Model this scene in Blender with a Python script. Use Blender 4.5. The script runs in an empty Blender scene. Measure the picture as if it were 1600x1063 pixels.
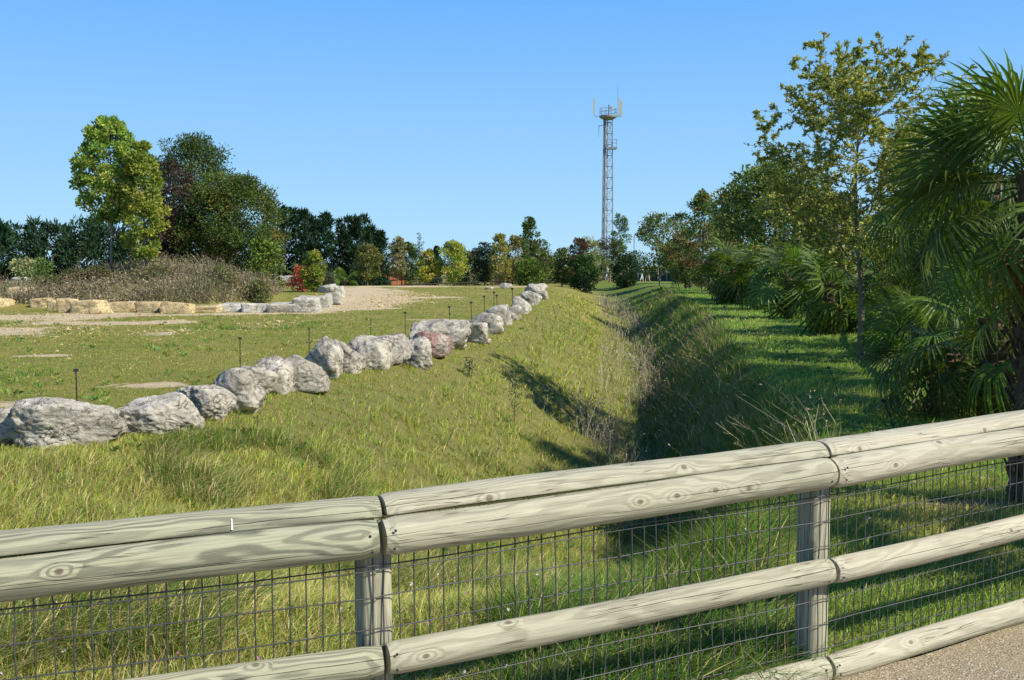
import bpy, bmesh, math, random
import numpy as np
from mathutils import Vector, Matrix, Euler

rng = np.random.default_rng(7)
random.seed(7)
sc = bpy.context.scene
COL = sc.collection
F, CX, CY, CAMH = 1550.0, 800.0, 531.5, 1.63
PITCH = math.atan(115.5 / F)

# ------------------------------------------------------------------ world, sun, camera
SUN_AZ, SUN_EL = math.radians(118), math.radians(42)      # clockwise from +Y (the way the camera looks)
w = bpy.data.worlds.new("World"); sc.world = w; w.use_nodes = True
nt = w.node_tree; nt.nodes.clear()
out = nt.nodes.new('ShaderNodeOutputWorld'); bg = nt.nodes.new('ShaderNodeBackground'); sky = nt.nodes.new('ShaderNodeTexSky')
sky.sky_type = 'NISHITA'; sky.sun_disc = False; sky.sun_elevation = SUN_EL; sky.sun_rotation = SUN_AZ
sky.altitude = 0; sky.air_density = 1.0; sky.dust_density = 0.35; sky.ozone_density = 2.2
bg.inputs['Strength'].default_value = 0.13
nt.links.new(bg.outputs[0], out.inputs[0])
geo = nt.nodes.new('ShaderNodeTexCoord'); sep = nt.nodes.new('ShaderNodeSeparateXYZ'); nt.links.new(geo.outputs['Generated'], sep.inputs[0])
rp = nt.nodes.new('ShaderNodeValToRGB'); el = rp.color_ramp.elements; EXPO = 2 ** .35
for _ in range(4): el.new(.5)
for k_, (p_, c_) in enumerate([(0, (.46, .76, 1.0)), (.04, (.405, .72, 1.0)), (.097, (.325, .64, 1.0)), (.26, (.155, .465, 1.0)), (.42, (.07, .27, .78)), (1, (.018, .09, .36))]):
    el[k_].position = p_; el[k_].color = (*[v_ / EXPO / bg.inputs['Strength'].default_value / 8 for v_ in c_], 1)
nt.links.new(sep.outputs[2], rp.inputs[0])
mul = nt.nodes.new('ShaderNodeVectorMath'); mul.operation = 'SCALE'; mul.inputs['Scale'].default_value = 8; nt.links.new(rp.outputs[0], mul.inputs[0])
mxw = nt.nodes.new('ShaderNodeMix'); mxw.data_type = 'RGBA'; mxw.inputs[0].default_value = .95
nt.links.new(sky.outputs[0], mxw.inputs[6]); nt.links.new(mul.outputs[0], mxw.inputs[7]); nt.links.new(mxw.outputs[2], bg.inputs[0])
sd = bpy.data.lights.new("sun", 'SUN'); sd.energy = 5.0; sd.angle = math.radians(0.5); sd.color = (1.0, 0.94, 0.82)
so = bpy.data.objects.new("sun", sd); COL.objects.link(so)
sv = Vector((math.sin(SUN_AZ) * math.cos(SUN_EL), math.cos(SUN_AZ) * math.cos(SUN_EL), math.sin(SUN_EL)))
so.rotation_euler = sv.to_track_quat('Z', 'Y').to_euler(); so.location = sv * 40
cd = bpy.data.cameras.new("camera"); cam = bpy.data.objects.new("camera", cd); COL.objects.link(cam)
cd.sensor_width = 36; cd.lens = F / 1600 * 36; cd.clip_end = 6000; cd.clip_start = 0.05
cam.location = (0, 0, CAMH); cam.rotation_euler = (math.pi / 2 - PITCH, 0, 0)
sc.camera = cam
sc.view_settings.view_transform = 'Standard'; sc.view_settings.look = 'None'
sc.view_settings.exposure = .35; sc.view_settings.gamma = 1
sc.cycles.max_bounces = 6; sc.cycles.transparent_max_bounces = 4
sc.cycles.use_denoising = True

# ------------------------------------------------------------------ noise and terrain
def _hash(ix, iy, iz, seed):
    h = (ix.astype(np.int64) * 374761393 + iy.astype(np.int64) * 668265263 + iz.astype(np.int64) * 2147483647 + seed * 1274126177) & 0xFFFFFFFF
    h = ((h ^ (h >> 13)) * 1274126177) & 0xFFFFFFFF
    h = ((h ^ (h >> 16)) * 2246822519) & 0xFFFFFFFF
    return ((h ^ (h >> 15)) & 0xFFFF) / 65535.0
def vnoise(P, seed=0):                                    # value noise in -1..1
    P = np.asarray(P, float)
    i = np.floor(P).astype(np.int64); f = P - i; u = f * f * (3 - 2 * f); r = 0
    for dx in (0, 1):
        for dy in (0, 1):
            for dz in (0, 1):
                wgt = (u[:, 0] if dx else 1 - u[:, 0]) * (u[:, 1] if dy else 1 - u[:, 1]) * (u[:, 2] if dz else 1 - u[:, 2])
                r = r + wgt * _hash(i[:, 0] + dx, i[:, 1] + dy, i[:, 2] + dz, seed)
    return r * 2 - 1
def n2(X, Y, s, seed=0):
    X = np.atleast_1d(X).astype(float).ravel(); Y = np.atleast_1d(Y).astype(float).ravel()
    return vnoise(np.stack([X * s, Y * s, np.zeros_like(X) + .37], 1), seed)
def fbm(P, seed=0, o=4):
    a, r, s = 1.0, 0, 1.0
    for k in range(o):
        r = r + a * vnoise(np.asarray(P) * s, seed + k); a *= .5; s *= 2.03
    return r
def sstep(a, b, x):
    t = np.clip((x - a) / (b - a), 0, 1); return t * t * (3 - 2 * t)

DY = [4.6, 7, 9, 13, 17.4, 25, 35, 50, 65, 80, 100, 130]
DXR = [1.2, 2.2, 2.95, 3.6, 4.2, 5.5, 7.1, 8.7, 10.6, 12.2, 13.0, 12.0]
DXB = [0.1, 0.9, 1.35, 2.0, 2.45, 3.4, 4.6, 6.1, 7.2, 8.0, 8.0, 6.0]
DXL = [-4.6, -4.4, -3.4, -2.75, -1.6, -.2, .9, 1.9, 2.6, 3.2, 2.0, 0]
DD = [0, .75, 1.55, 2.0, 2.05, 2.0, 1.9, 1.7, 1.4, 1.0, .5, 0]
def ditch_lines(Y):
    return [np.interp(Y, DY, a) for a in (DXL, DXB, DXR, DD)]
def ground_z(X, Y):
    sh = np.shape(X); X = np.atleast_1d(X).astype(float).ravel(); Y = np.atleast_1d(Y).astype(float).ravel()
    xl, xb, xr, d = ditch_lines(Y)
    wob = .22 * n2(X * 0 + 3, Y, .35, 11)
    xr = xr + wob; xb = xb + wob
    tl = np.clip((X - xl) / (xb - xl), 0, 1); tr = np.clip((xr - X) / (xr - xb), 0, 1)
    zl = .35 * tl + .65 * sstep(0, 1.0, tl); zr = .25 * tr + .75 * sstep(0, 1.0, tr)
    z = -d * np.where(X < xb, zl, zr)
    ind = np.clip(np.minimum(tl, tr) * 3, 0, 1) * sstep(5, 8, Y)
    z = z + ind * (.09 * n2(X, Y, .9, 3) + .05 * n2(X, Y, 2.3, 4))
    # a rill that runs down the left bank
    z = z + .025 * n2(X, Y, .5, 5) * sstep(6, 9, Y)
    near = 1 - sstep(5.5, 8.5, Y)
    z = z + near * np.interp(X, [-4, -.4, 1.2, 2.3, 5], [-.09, -.045, -.01, .01, .07])
    # the planted mound behind the pale blocks
    def bump(cx, cy, rx, ry, h, p=1.2):
        q = np.clip(1 - ((X - cx) / rx) ** 2 - ((Y - cy) / ry) ** 2, 0, 1); return h * q ** p
    z = z + bump(-14.9, 43.8, 4.9, 6.0, 1.2) + bump(-20.5, 42.5, 6.5, 5.5, .45) + bump(-11.0, 46.5, 4.0, 6.0, .28)
    far = sstep(83, 96, Y)
    z = z + far * np.interp(X, [-60, -15, -3, 3.4, 8], [-1.2, -1.1, -.6, -.3, 0])
    z = z + .5 * sstep(150, 400, Y)
    return z.reshape(sh)
def gz(x, y): return float(ground_z(np.array([x]), np.array([y]))[0])
def gp(px, py, z=0.0):                                    # pixel of the photograph -> point on the level z
    a = (py - CY) / F; dy = math.cos(PITCH) - a * math.sin(PITCH); dz = -math.sin(PITCH) - a * math.cos(PITCH)
    t = (z - CAMH) / dz
    return ((px - CX) / F * t, dy * t)
def xat(px, y): return (px - CX) / F * y
def hat(py, y): return CAMH - (py - 416) * y / F          # height above z=0 that shows at photo row py

def seg_d(X, Y, pts):                                     # distance to a polyline, in units of its own width
    best = np.full(X.shape, 9.0)
    for (x0, y0, w0), (x1, y1, w1) in zip(pts[:-1], pts[1:]):
        L2 = (x1 - x0) ** 2 + (y1 - y0) ** 2
        t = np.clip(((X - x0) * (x1 - x0) + (Y - y0) * (y1 - y0)) / L2, 0, 1)
        d = np.hypot(X - x0 - t * (x1 - x0), Y - y0 - t * (y1 - y0)) / (w0 + t * (w1 - w0))
        best = np.minimum(best, d)
    return best
TRACK = [(-40, 31.0, 5), (-17.5, 31.0, 4.2), (-14.0, 32.3, 2.6), (-10.5, 33.6, 1.3), (-7.6, 34.6, 1.3), (-6.4, 39, 2.3), (-6.6, 47, 2.8), (-8.5, 60, 2.8), (-11, 74, 2.6)]
FARSTRIP = [(-14, 79, 3.0), (-8, 80, 3.4), (1.5, 78, 2.0)]
FAN = [(-6.2, 49, 2.0), (-4.6, 51, 3.6)]
SPOTS = [(-13.0, 24.6, 5.2, 3.6), (-11, 28.2, 4.6, 2.2), (-4.95, 13.5, .9, .5), (-6.3, 11.6, 1.2, .8), (-8.5, 18.0, 1.6, .5), (-2.5, 30, 1.6, .6), (-1.8, 58, 2.2, 1.5), (-4, 22, .9, .35)]
SOILS = [(-1.5, 5.35, .30, .28), (.12, 4.85, .24, .15), (3.1, 6.6, .6, .22)]
def bare(X, Y):
    sh = np.shape(X); X = np.atleast_1d(X).astype(float).ravel(); Y = np.atleast_1d(Y).astype(float).ravel()
    m = 1.25 - seg_d(X, Y, TRACK); m = np.maximum(m, 1.2 - seg_d(X, Y, FARSTRIP)); m = np.maximum(m, .95 - seg_d(X, Y, FAN))
    for (x, y, rx, ry) in SPOTS: m = np.maximum(m, .95 - np.hypot((X - x) / rx, (Y - y) / ry))
    m = m + .55 * n2(X, Y, .6, 21) + .38 * n2(X, Y, 1.9, 22) - .05
    for (x, y, rx, ry) in SOILS: m = np.maximum(m, 1.3 * (1.05 - np.hypot((X - x) / rx, (Y - y) / ry)))
    return np.clip(m, 0, 1).reshape(sh)

# ------------------------------------------------------------------ object helpers
def tag(o, label=None, cat=None, group=None, kind=None):
    if label: o['label'] = label
    if cat: o['category'] = cat
    if group: o['group'] = group
    if kind: o['kind'] = kind
    return o
def empty(name, loc, rz=0, **k):
    o = bpy.data.objects.new(name, None); COL.objects.link(o); o.location = loc; o.rotation_euler = (0, 0, rz)
    o.empty_display_size = .2
    return tag(o, **k)
class Buf:
    """collects vertices, faces and colours and links them as one mesh object"""
    def __init__(s): s.v = []; s.f = []; s.c = []; s.n = 0
    def add(s, v, f, c=None):
        v = np.asarray(v, np.float32).reshape(-1, 3); f = np.asarray(f, np.int64)
        s.v.append(v); s.f.append(f + s.n)
        if c is not None:
            c = np.asarray(c, np.float32); c = np.broadcast_to(c, (len(v), 3)) if c.ndim == 1 else c; s.c.append(c)
        s.n += len(v); return s
    def mesh(s, name, mat, smooth=False):
        me = bpy.data.meshes.new(name)
        V = np.concatenate(s.v) if s.v else np.zeros((0, 3), np.float32)
        loops = np.concatenate([f.ravel() for f in s.f]); cnt = np.concatenate([np.full(len(f), f.shape[1]) for f in s.f])
        start = np.concatenate([[0], np.cumsum(cnt)[:-1]])
        me.vertices.add(len(V)); me.vertices.foreach_set('co', V.ravel())
        me.loops.add(len(loops)); me.loops.foreach_set('vertex_index', loops.astype(np.int32))
        me.polygons.add(len(cnt)); me.polygons.foreach_set('loop_start', start.astype(np.int32))
        me.polygons.foreach_set('use_smooth', np.full(len(cnt), bool(smooth)))
        me.update(calc_edges=True)
        if s.c:
            a = me.color_attributes.new('col', 'FLOAT_COLOR', 'POINT')
            C4 = np.ones((len(V), 4), np.float32); C4[:, :3] = np.concatenate(s.c); a.data.foreach_set('color', C4.ravel())
        if mat: me.materials.append(mat)
        return me
    def build(s, name, mat, parent=None, smooth=False, loc=None, rot=None, **k):
        o = bpy.data.objects.new(name, s.mesh(name, mat, smooth)); COL.objects.link(o)
        if parent is not None: o.parent = parent
        if loc is not None: o.location = loc
        if rot is not None: o.rotation_euler = rot
        return tag(o, **k)
def box(b, c, s, R=None, col=None):
    v = np.array([[x, y, z] for x in (-.5, .5) for y in (-.5, .5) for z in (-.5, .5)]) * np.array(s)
    if R is not None: v = v @ np.array(R).T
    b.add(v + np.array(c), [[0, 1, 3, 2], [4, 6, 7, 5], [0, 4, 5, 1], [2, 3, 7, 6], [0, 2, 6, 4], [1, 5, 7, 3]], col)
def tube(b, pts, rad, n=6, col=None, cap=True):
    pts = np.asarray(pts, float); k = len(pts); rad = np.broadcast_to(rad, (k,))
    T = np.gradient(pts, axis=0); T /= np.linalg.norm(T, axis=1, keepdims=True) + 1e-9
    ref = np.array([0, 0, 1.]) if abs(T[:, 2]).mean() < .8 else np.array([1., 0, 0])
    A = np.cross(T, ref); A /= np.linalg.norm(A, axis=1, keepdims=True) + 1e-9; B = np.cross(T, A)
    th = np.arange(n) / n * 2 * math.pi
    V = pts[:, None, :] + rad[:, None, None] * (np.cos(th)[None, :, None] * A[:, None, :] + np.sin(th)[None, :, None] * B[:, None, :])
    i = np.arange(k - 1)[:, None] * n; j = np.arange(n)[None, :]; j2 = (j + 1) % n
    f = np.stack([i + j, i + j2, i + n + j2, i + n + j], -1).reshape(-1, 4)
    b.add(V.reshape(-1, 3), f, col)
    if cap:
        for e in (0, k - 1):
            b.add(V[e], [list(range(n)) if e else list(range(n))[::-1]], col)
def segs(b, P0, P1, r0, r1, col=None):                   # many thin three-sided twigs at once
    P0 = np.asarray(P0, float); P1 = np.asarray(P1, float); N = len(P0)
    T = P1 - P0; T /= np.linalg.norm(T, axis=1, keepdims=True) + 1e-9
    ref = np.where(np.abs(T[:, 2:3]) < .9, np.array([[0, 0, 1.]]), np.array([[1., 0, 0]]))
    A = np.cross(T, ref); A /= np.linalg.norm(A, axis=1, keepdims=True) + 1e-9; B = np.cross(T, A)
    r0 = np.broadcast_to(r0, (N,))[:, None]; r1 = np.broadcast_to(r1, (N,))[:, None]; V = []
    for (P, r) in ((P0, r0), (P1, r1)):
        for q in range(3):
            a = q * 2.0944; V.append(P + r * (math.cos(a) * A + math.sin(a) * B))
    V = np.stack(V, 1); base = np.arange(N)[:, None] * 6
    f = np.concatenate([base + np.array([[q, (q + 1) % 3, 3 + (q + 1) % 3, 3 + q]]) for q in range(3)])
    c = None
    if col is not None:
        col = np.asarray(col, float); c = np.repeat(col, 6, 0) if col.ndim == 2 else col
    b.add(V.reshape(-1, 3), f, c)
def randdir(N, r=rng):
    v = r.normal(size=(N, 3)); return v / np.linalg.norm(v, axis=1, keepdims=True)
def leaves(b, P, size, D=None, col=None, asp=.5, r=rng):   # folded diamond leaves; D = pointing direction
    N = len(P)
    if D is None: D = randdir(N, r)
    D = D / (np.linalg.norm(D, axis=1, keepdims=True) + 1e-9)
    S = np.cross(D, randdir(N, r)); S /= np.linalg.norm(S, axis=1, keepdims=True) + 1e-9
    Nn = np.cross(D, S); L = np.broadcast_to(size, (N,))[:, None]
    v0 = P; v2 = P + D * L; m = P + D * L * .45 - Nn * L * .06
    V = np.stack([v0, m + S * L * asp * .5, v2 + Nn * L * .05, m - S * L * asp * .5], 1).reshape(-1, 3)
    b.add(V, np.arange(N * 4).reshape(-1, 4), None if col is None else (np.repeat(col, 4, 0)))

def gcol(base, N_, r_, v=.28, hue=.14):
    base = np.array(base); k = 1 + v * r_.normal(size=(N_, 1)); h = hue * r_.normal(size=(N_, 1))
    return np.clip(base[None] * k * np.concatenate([1 + h, np.ones((N_, 1)), 1 - .5 * h], 1), .004, .9)
# ------------------------------------------------------------------ materials
def newmat(name):
    m = bpy.data.materials.new(name); m.use_nodes = True; n = m.node_tree.nodes; n.clear()
    o = n.new('ShaderNodeOutputMaterial'); p = n.new('ShaderNodeBsdfPrincipled'); m.node_tree.links.new(p.outputs[0], o.inputs[0])
    return m, m.node_tree, n, p, o
def N(nt, typ, **kw):
    nd = nt.nodes.new(typ)
    for k, v in kw.items():
        if k.startswith('i_'):
            key = k[2:]; key = int(key) if key.isdigit() else key
            nd.inputs[key].default_value = v
        else: setattr(nd, k, v)
    return nd
def L(nt, a, b): nt.links.new(a, b)
def math_(nt, op, a, b=None, c=None):
    nd = nt.nodes.new('ShaderNodeMath'); nd.operation = op
    for i, v in enumerate((a, b, c)):
        if v is None: continue
        if isinstance(v, (int, float)): nd.inputs[i].default_value = v
        else: L(nt, v, nd.inputs[i])
    return nd.outputs[0]
def mixc(nt, fac, a, b, blend='MIX'):
    nd = nt.nodes.new('ShaderNodeMix'); nd.data_type = 'RGBA'; nd.blend_type = blend
    for sock, v in ((nd.inputs[0], fac), (nd.inputs[6], a), (nd.inputs[7], b)):
        if isinstance(v, (int, float)): sock.default_value = v
        elif isinstance(v, tuple): sock.default_value = (*v, 1) if len(v) == 3 else v
        else: L(nt, v, sock)
    return nd.outputs[2]
def ramp(nt, fac, stops):
    nd = nt.nodes.new('ShaderNodeValToRGB'); e = nd.color_ramp.elements
    while len(e) < len(stops): e.new(.5)
    for q, (p, c) in enumerate(stops):
        e[q].position = p; e[q].color = (c, c, c, 1) if isinstance(c, (int, float)) else (*c, 1)
    L(nt, fac, nd.inputs[0]); return nd.outputs[0]
def noise(nt, vec, scale, detail=4, rough=.55, dist=0, out='Fac'):
    nd = N(nt, 'ShaderNodeTexNoise'); nd.inputs['Scale'].default_value = scale; nd.inputs['Detail'].default_value = detail
    nd.inputs['Roughness'].default_value = rough; nd.inputs['Distortion'].default_value = dist
    if vec is not None: L(nt, vec, nd.inputs['Vector'])
    return nd.outputs[out]
def bump(nt, h, p, strength=.5, dist=.02):
    nd = N(nt, 'ShaderNodeBump'); nd.inputs['Strength'].default_value = strength; nd.inputs['Distance'].default_value = dist
    L(nt, h, nd.inputs['Height']); L(nt, nd.outputs[0], p.inputs['Normal'])
def leafmat(name, trans=.35, rough=.5, spec=.35, tint=(1, 1, 1), fixed=None, vary=.25):
    m, nt, n, p, o = newmat(name)
    if fixed is None:
        at = N(nt, 'ShaderNodeAttribute', attribute_name='col').outputs['Color']
    else:
        at = N(nt, 'ShaderNodeRGB').outputs[0]; at.default_value = (*fixed, 1)
    oi = N(nt, 'ShaderNodeObjectInfo').outputs['Random']
    hs = N(nt, 'ShaderNodeHueSaturation'); L(nt, at, hs.inputs['Color'])
    L(nt, math_(nt, 'MULTIPLY_ADD', oi, vary, 1 - vary / 2), hs.inputs['Value'])
    L(nt, math_(nt, 'MULTIPLY_ADD', oi, .03, .485), hs.inputs['Hue'])
    c = hs.outputs[0]
    L(nt, c, p.inputs['Base Color']); p.inputs['Roughness'].default_value = rough
    p.inputs['Specular IOR Level'].default_value = spec
    tr = N(nt, 'ShaderNodeBsdfTranslucent'); c2 = mixc(nt, 1.0, c, (1.25, 1.3, .6), 'MULTIPLY'); L(nt, c2, tr.inputs['Color'])
    mx = N(nt, 'ShaderNodeMixShader'); mx.inputs[0].default_value = trans
    L(nt, p.outputs[0], mx.inputs[1]); L(nt, tr.outputs[0], mx.inputs[2]); L(nt, mx.outputs[0], o.inputs[0])
    return m
def plain(name, col, rough=.6, metal=0, vary=.2, scale=8, bmp=.15, spec=.4):
    m, nt, n, p, o = newmat(name); tc = N(nt, 'ShaderNodeTexCoord').outputs['Object']
    f = noise(nt, tc, scale, 5)
    a = tuple(c * (1 - vary) for c in col); b_ = tuple(min(1, c * (1 + vary)) for c in col)
    L(nt, mixc(nt, f, a, b_), p.inputs['Base Color']); p.inputs['Roughness'].default_value = rough; p.inputs['Metallic'].default_value = metal
    p.inputs['Specular IOR Level'].default_value = spec
    if bmp: bump(nt, f, p, bmp, .01)
    return m
def barkmat(name, c1, c2):
    m, nt, n, p, o = newmat(name); tc = N(nt, 'ShaderNodeTexCoord').outputs['Object']
    mp = N(nt, 'ShaderNodeMapping'); L(nt, tc, mp.inputs[0]); mp.inputs['Scale'].default_value = (9, 9, 2)
    f = noise(nt, mp.outputs[0], 3, 6, .65); L(nt, mixc(nt, ramp(nt, f, [(.35, 0.), (.65, 1.)]), c1, c2), p.inputs['Base Color'])
    p.inputs['Roughness'].default_value = .9; p.inputs['Specular IOR Level'].default_value = .15; bump(nt, f, p, .6, .02)
    return m
def woodmat():
    m, nt, n, p, o = newmat('weathered_pine'); tc = N(nt, 'ShaderNodeTexCoord').outputs['Object']
    M_ = lambda op, a, b=None, c=None: math_(nt, op, a, b, c)
    rnd = N(nt, 'ShaderNodeObjectInfo').outputs['Random']; sp = N(nt, 'ShaderNodeSeparateXYZ'); L(nt, tc, sp.inputs[0]); x, y, z = sp.outputs
    xo = M_('ADD', x, M_('MULTIPLY', rnd, 37.0))
    def vec(a, b=None, c=None):
        nd = N(nt, 'ShaderNodeCombineXYZ')
        for q, v in enumerate((a, b, c)):
            if v is None: continue
            if isinstance(v, (int, float)): nd.inputs[q].default_value = v
            else: L(nt, v, nd.inputs[q])
        return nd.outputs[0]
    P = vec(xo, y, z)
    def scaled(v, sx, sy, sz):
        nd = N(nt, 'ShaderNodeMapping'); L(nt, v, nd.inputs[0]); nd.inputs['Scale'].default_value = (sx, sy, sz); return nd.outputs[0]
    arc_ = M_('MULTIPLY', M_('ARCTAN2', z, M_('MULTIPLY', y, -1.0)), .062)          # metres round the log
    arc2 = M_('MULTIPLY', M_('ARCTAN2', y, z), .062)
    # knots on the surface, one in three cells
    uv = vec(xo, arc_, 0.0)
    vo = N(nt, 'ShaderNodeTexVoronoi', voronoi_dimensions='2D'); vo.inputs['Scale'].default_value = 6.5; vo.inputs['Randomness'].default_value = .5; L(nt, uv, vo.inputs['Vector'])
    cp = N(nt, 'ShaderNodeSeparateXYZ'); L(nt, vo.outputs['Position'], cp.inputs[0]); cc = N(nt, 'ShaderNodeSeparateColor'); L(nt, vo.outputs['Color'], cc.inputs[0])
    dx = M_('SUBTRACT', xo, cp.outputs[0]); dv = M_('SUBTRACT', arc_, cp.outputs[1]); on = M_('GREATER_THAN', cc.outputs[0], .84)
    q1 = M_('ADD', M_('POWER', M_('DIVIDE', M_('ABSOLUTE', dx), .040), 2.0), M_('POWER', M_('DIVIDE', M_('ABSOLUTE', dv), .022), 2.0))
    pull = M_('MULTIPLY', M_('MULTIPLY', M_('EXPONENT', M_('MULTIPLY', q1, -1.0)), on), .013)
    kd = M_('SQRT', M_('ADD', M_('POWER', M_('DIVIDE', M_('ABSOLUTE', dx), 1.35), 2.0), M_('POWER', M_('ABSOLUTE', dv), 2.0)))
    kn = M_('MULTIPLY', ramp(nt, M_('MULTIPLY', kd, 40.0), [(.0, 1.), (.30, .9), (.42, 0.)]), on)
    # rings about a wandering pith
    wn = noise(nt, scaled(P, .95, 5, 5), 1.0, 3, .5, 0, 'Color'); sb = N(nt, 'ShaderNodeVectorMath', operation='SUBTRACT'); L(nt, wn, sb.inputs[0]); sb.inputs[1].default_value = (.5, .5, .5)
    sw = N(nt, 'ShaderNodeSeparateXYZ'); L(nt, sb.outputs[0], sw.inputs[0])
    yy = M_('ADD', M_('MULTIPLY_ADD', sw.outputs[1], .075, y), -.014); zz = M_('ADD', M_('MULTIPLY_ADD', sw.outputs[2], .075, z), .006)
    r = M_('ADD', M_('SQRT', M_('ADD', M_('MULTIPLY', yy, yy), M_('MULTIPLY', zz, zz))), pull)
    r = M_('ADD', r, M_('MULTIPLY', noise(nt, scaled(P, 6, 40, 40), 1.0, 3, .6), .0016))
    ring = M_('MULTIPLY_ADD', M_('SINE', M_('MULTIPLY', r, 2 * math.pi / .0060)), .5, .5)
    amp = ramp(nt, noise(nt, vec(M_('MULTIPLY', r, 120.0), M_('MULTIPLY', xo, .6), 0.0), 1.0, 2), [(.3, .5), (.65, 1.)])
    ring = M_('MULTIPLY', ramp(nt, ring, [(.3, 0.), (.8, 1.)]), amp)
    fib = noise(nt, scaled(P, 3, 170, 170), 1.0, 6, .75)
    fine = noise(nt, scaled(P, 14, 420, 420), 1.0, 3, .7)
    tone = noise(nt, scaled(P, 1.1, 9, 9), 1.0, 4, .6); tn = ramp(nt, tone, [(.35, 0.), (.65, 1.)])
    at0 = N(nt, 'ShaderNodeAttribute', attribute_name='tone'); at0.attribute_type = 'OBJECT'
    gm = N(nt, 'ShaderNodeClamp'); L(nt, M_('MULTIPLY_ADD', at0.outputs['Fac'], -2.6, 2.75), gm.inputs[0]); gm = gm.outputs[0]
    light = mixc(nt, gm, mixc(nt, tn, (.50, .465, .345), (.40, .38, .28)), mixc(nt, tn, (.52, .50, .31), (.43, .43, .28)))
    dark = mixc(nt, gm, mixc(nt, tn, (.31, .26, .17), (.25, .22, .15)), mixc(nt, tn, (.13, .14, .095), (.095, .11, .075)))
    c = mixc(nt, M_('MULTIPLY', ring, M_('MULTIPLY_ADD', gm, .45, .50)), light, dark)
    c = mixc(nt, M_('MULTIPLY', ramp(nt, fib, [(.40, 0.), (.64, 1.)]), .55), c, mixc(nt, gm, (.27, .24, .17), (.19, .19, .13)))
    c = mixc(nt, M_('MULTIPLY', ramp(nt, fine, [(.5, 0.), (.7, 1.)]), .25), c, (.62, .58, .46))
    c = mixc(nt, M_('MULTIPLY', kn, .75), c, (.12, .085, .055))
    # long drying cracks
    def crack(base, seed, wdt):
        wob = M_('MULTIPLY', M_('SUBTRACT', noise(nt, vec(M_('MULTIPLY', xo, .8), seed, 0.0), 1.0, 3, .6), .5), .05)
        cpos = M_('ADD', M_('MULTIPLY', M_('SUBTRACT', M_('FRACT', M_('MULTIPLY', rnd, base)), .5), .07), wob)
        dd_ = M_('ABSOLUTE', M_('SUBTRACT', arc_, cpos)); g_ = ramp(nt, noise(nt, vec(M_('MULTIPLY', xo, .7), seed + 5.0, 0.0), 1.0, 1), [(.42, 0.), (.47, 1.)])
        return M_('MULTIPLY', ramp(nt, M_('MULTIPLY', dd_, 100.0), [(wdt * .5, 1.), (wdt, 0.)]), g_)
    crk = M_('MAXIMUM', crack(17.3, 2.0, .13), crack(41.7, 9.0, .11))
    fc = noise(nt, scaled(P, 1.3, 55, 55), 1.0, 2, .5); fcr = M_('MULTIPLY', ramp(nt, fc, [(.49, 0.), (.498, 1.), (.502, 1.), (.51, 0.)]), ramp(nt, noise(nt, P, 3.1, 1), [(.5, 0.), (.56, 1.)]))
    crk = M_('MAXIMUM', crk, M_('MULTIPLY', fcr, .8)); c = mixc(nt, M_('MULTIPLY', crk, .85), c, (.035, .03, .02))
    hs = N(nt, 'ShaderNodeHueSaturation'); L(nt, c, hs.inputs['Color']); L(nt, M_('MULTIPLY_ADD', at0.outputs['Fac'], .5, .5), hs.inputs['Value'])
    L(nt, hs.outputs[0], p.inputs['Base Color']); p.inputs['Roughness'].default_value = .85; p.inputs['Specular IOR Level'].default_value = .18
    h = M_('SUBTRACT', M_('ADD', M_('MULTIPLY', ring, -.3), M_('MULTIPLY', fib, .5)), M_('MULTIPLY', crk, 2.0)); bump(nt, h, p, .7, .003)
    return m
def stonemat(name, a, b_, dark, stain=None):
    m, nt, n, p, o = newmat(name); tc = N(nt, 'ShaderNodeTexCoord').outputs['Object']
    oi = N(nt, 'ShaderNodeObjectInfo').outputs['Random']
    off = N(nt, 'ShaderNodeCombineXYZ'); L(nt, math_(nt, 'MULTIPLY', oi, 41.0), off.inputs[0])
    va = N(nt, 'ShaderNodeVectorMath', operation='ADD'); L(nt, tc, va.inputs[0]); L(nt, off.outputs[0], va.inputs[1]); P = va.outputs[0]
    f1 = noise(nt, P, 3.2, 8, .68, .4); f2 = noise(nt, P, 13, 6, .75); f3 = noise(nt, P, 1.6, 3)
    c = mixc(nt, ramp(nt, f1, [(.38, 0.), (.6, 1.)]), a, b_)
    c = mixc(nt, ramp(nt, f2, [(.50, 0.), (.66, .7)]), c, dark)
    c = mixc(nt, math_(nt, 'MULTIPLY', ramp(nt, f3, [(.52, 0.), (.62, 1.)]), .45), c, dark)
    mp = N(nt, 'ShaderNodeMapping'); L(nt, P, mp.inputs[0]); mp.inputs['Scale'].default_value = (1.2, 1.2, 1.9); mp.inputs['Rotation'].default_value = (.9, .55, 0)
    fl = noise(nt, mp.outputs[0], 2.2, 5, .6, .5); crk = ramp(nt, fl, [(.485, 0.), (.498, 1.), (.502, 1.), (.515, 0.)])
    c = mixc(nt, math_(nt, 'MULTIPLY', crk, .35), c, tuple(q * .45 for q in dark))
    if stain: c = mixc(nt, ramp(nt, noise(nt, P, 2.4, 4), [(.42, 0.), (.55, .8)]), c, stain)
    L(nt, c, p.inputs['Base Color']); p.inputs['Roughness'].default_value = .92; p.inputs['Specular IOR Level'].default_value = .12
    h = math_(nt, 'SUBTRACT', math_(nt, 'ADD', f1, math_(nt, 'MULTIPLY', f2, .5)), math_(nt, 'MULTIPLY', crk, .35))
    bump(nt, h, p, .9, .07)
    return m
WOOD = woodmat()
STONE = stonemat('limestone', (.41, .37, .29), (.63, .58, .475), (.14, .125, .10))
STONE_RED = stonemat('reddish_limestone', (.40, .34, .28), (.50, .43, .36), (.2, .16, .13), (.33, .17, .13))
BLOCK = stonemat('sandy_limestone', (.52, .40, .20), (.66, .53, .30), (.28, .20, .10))
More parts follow.
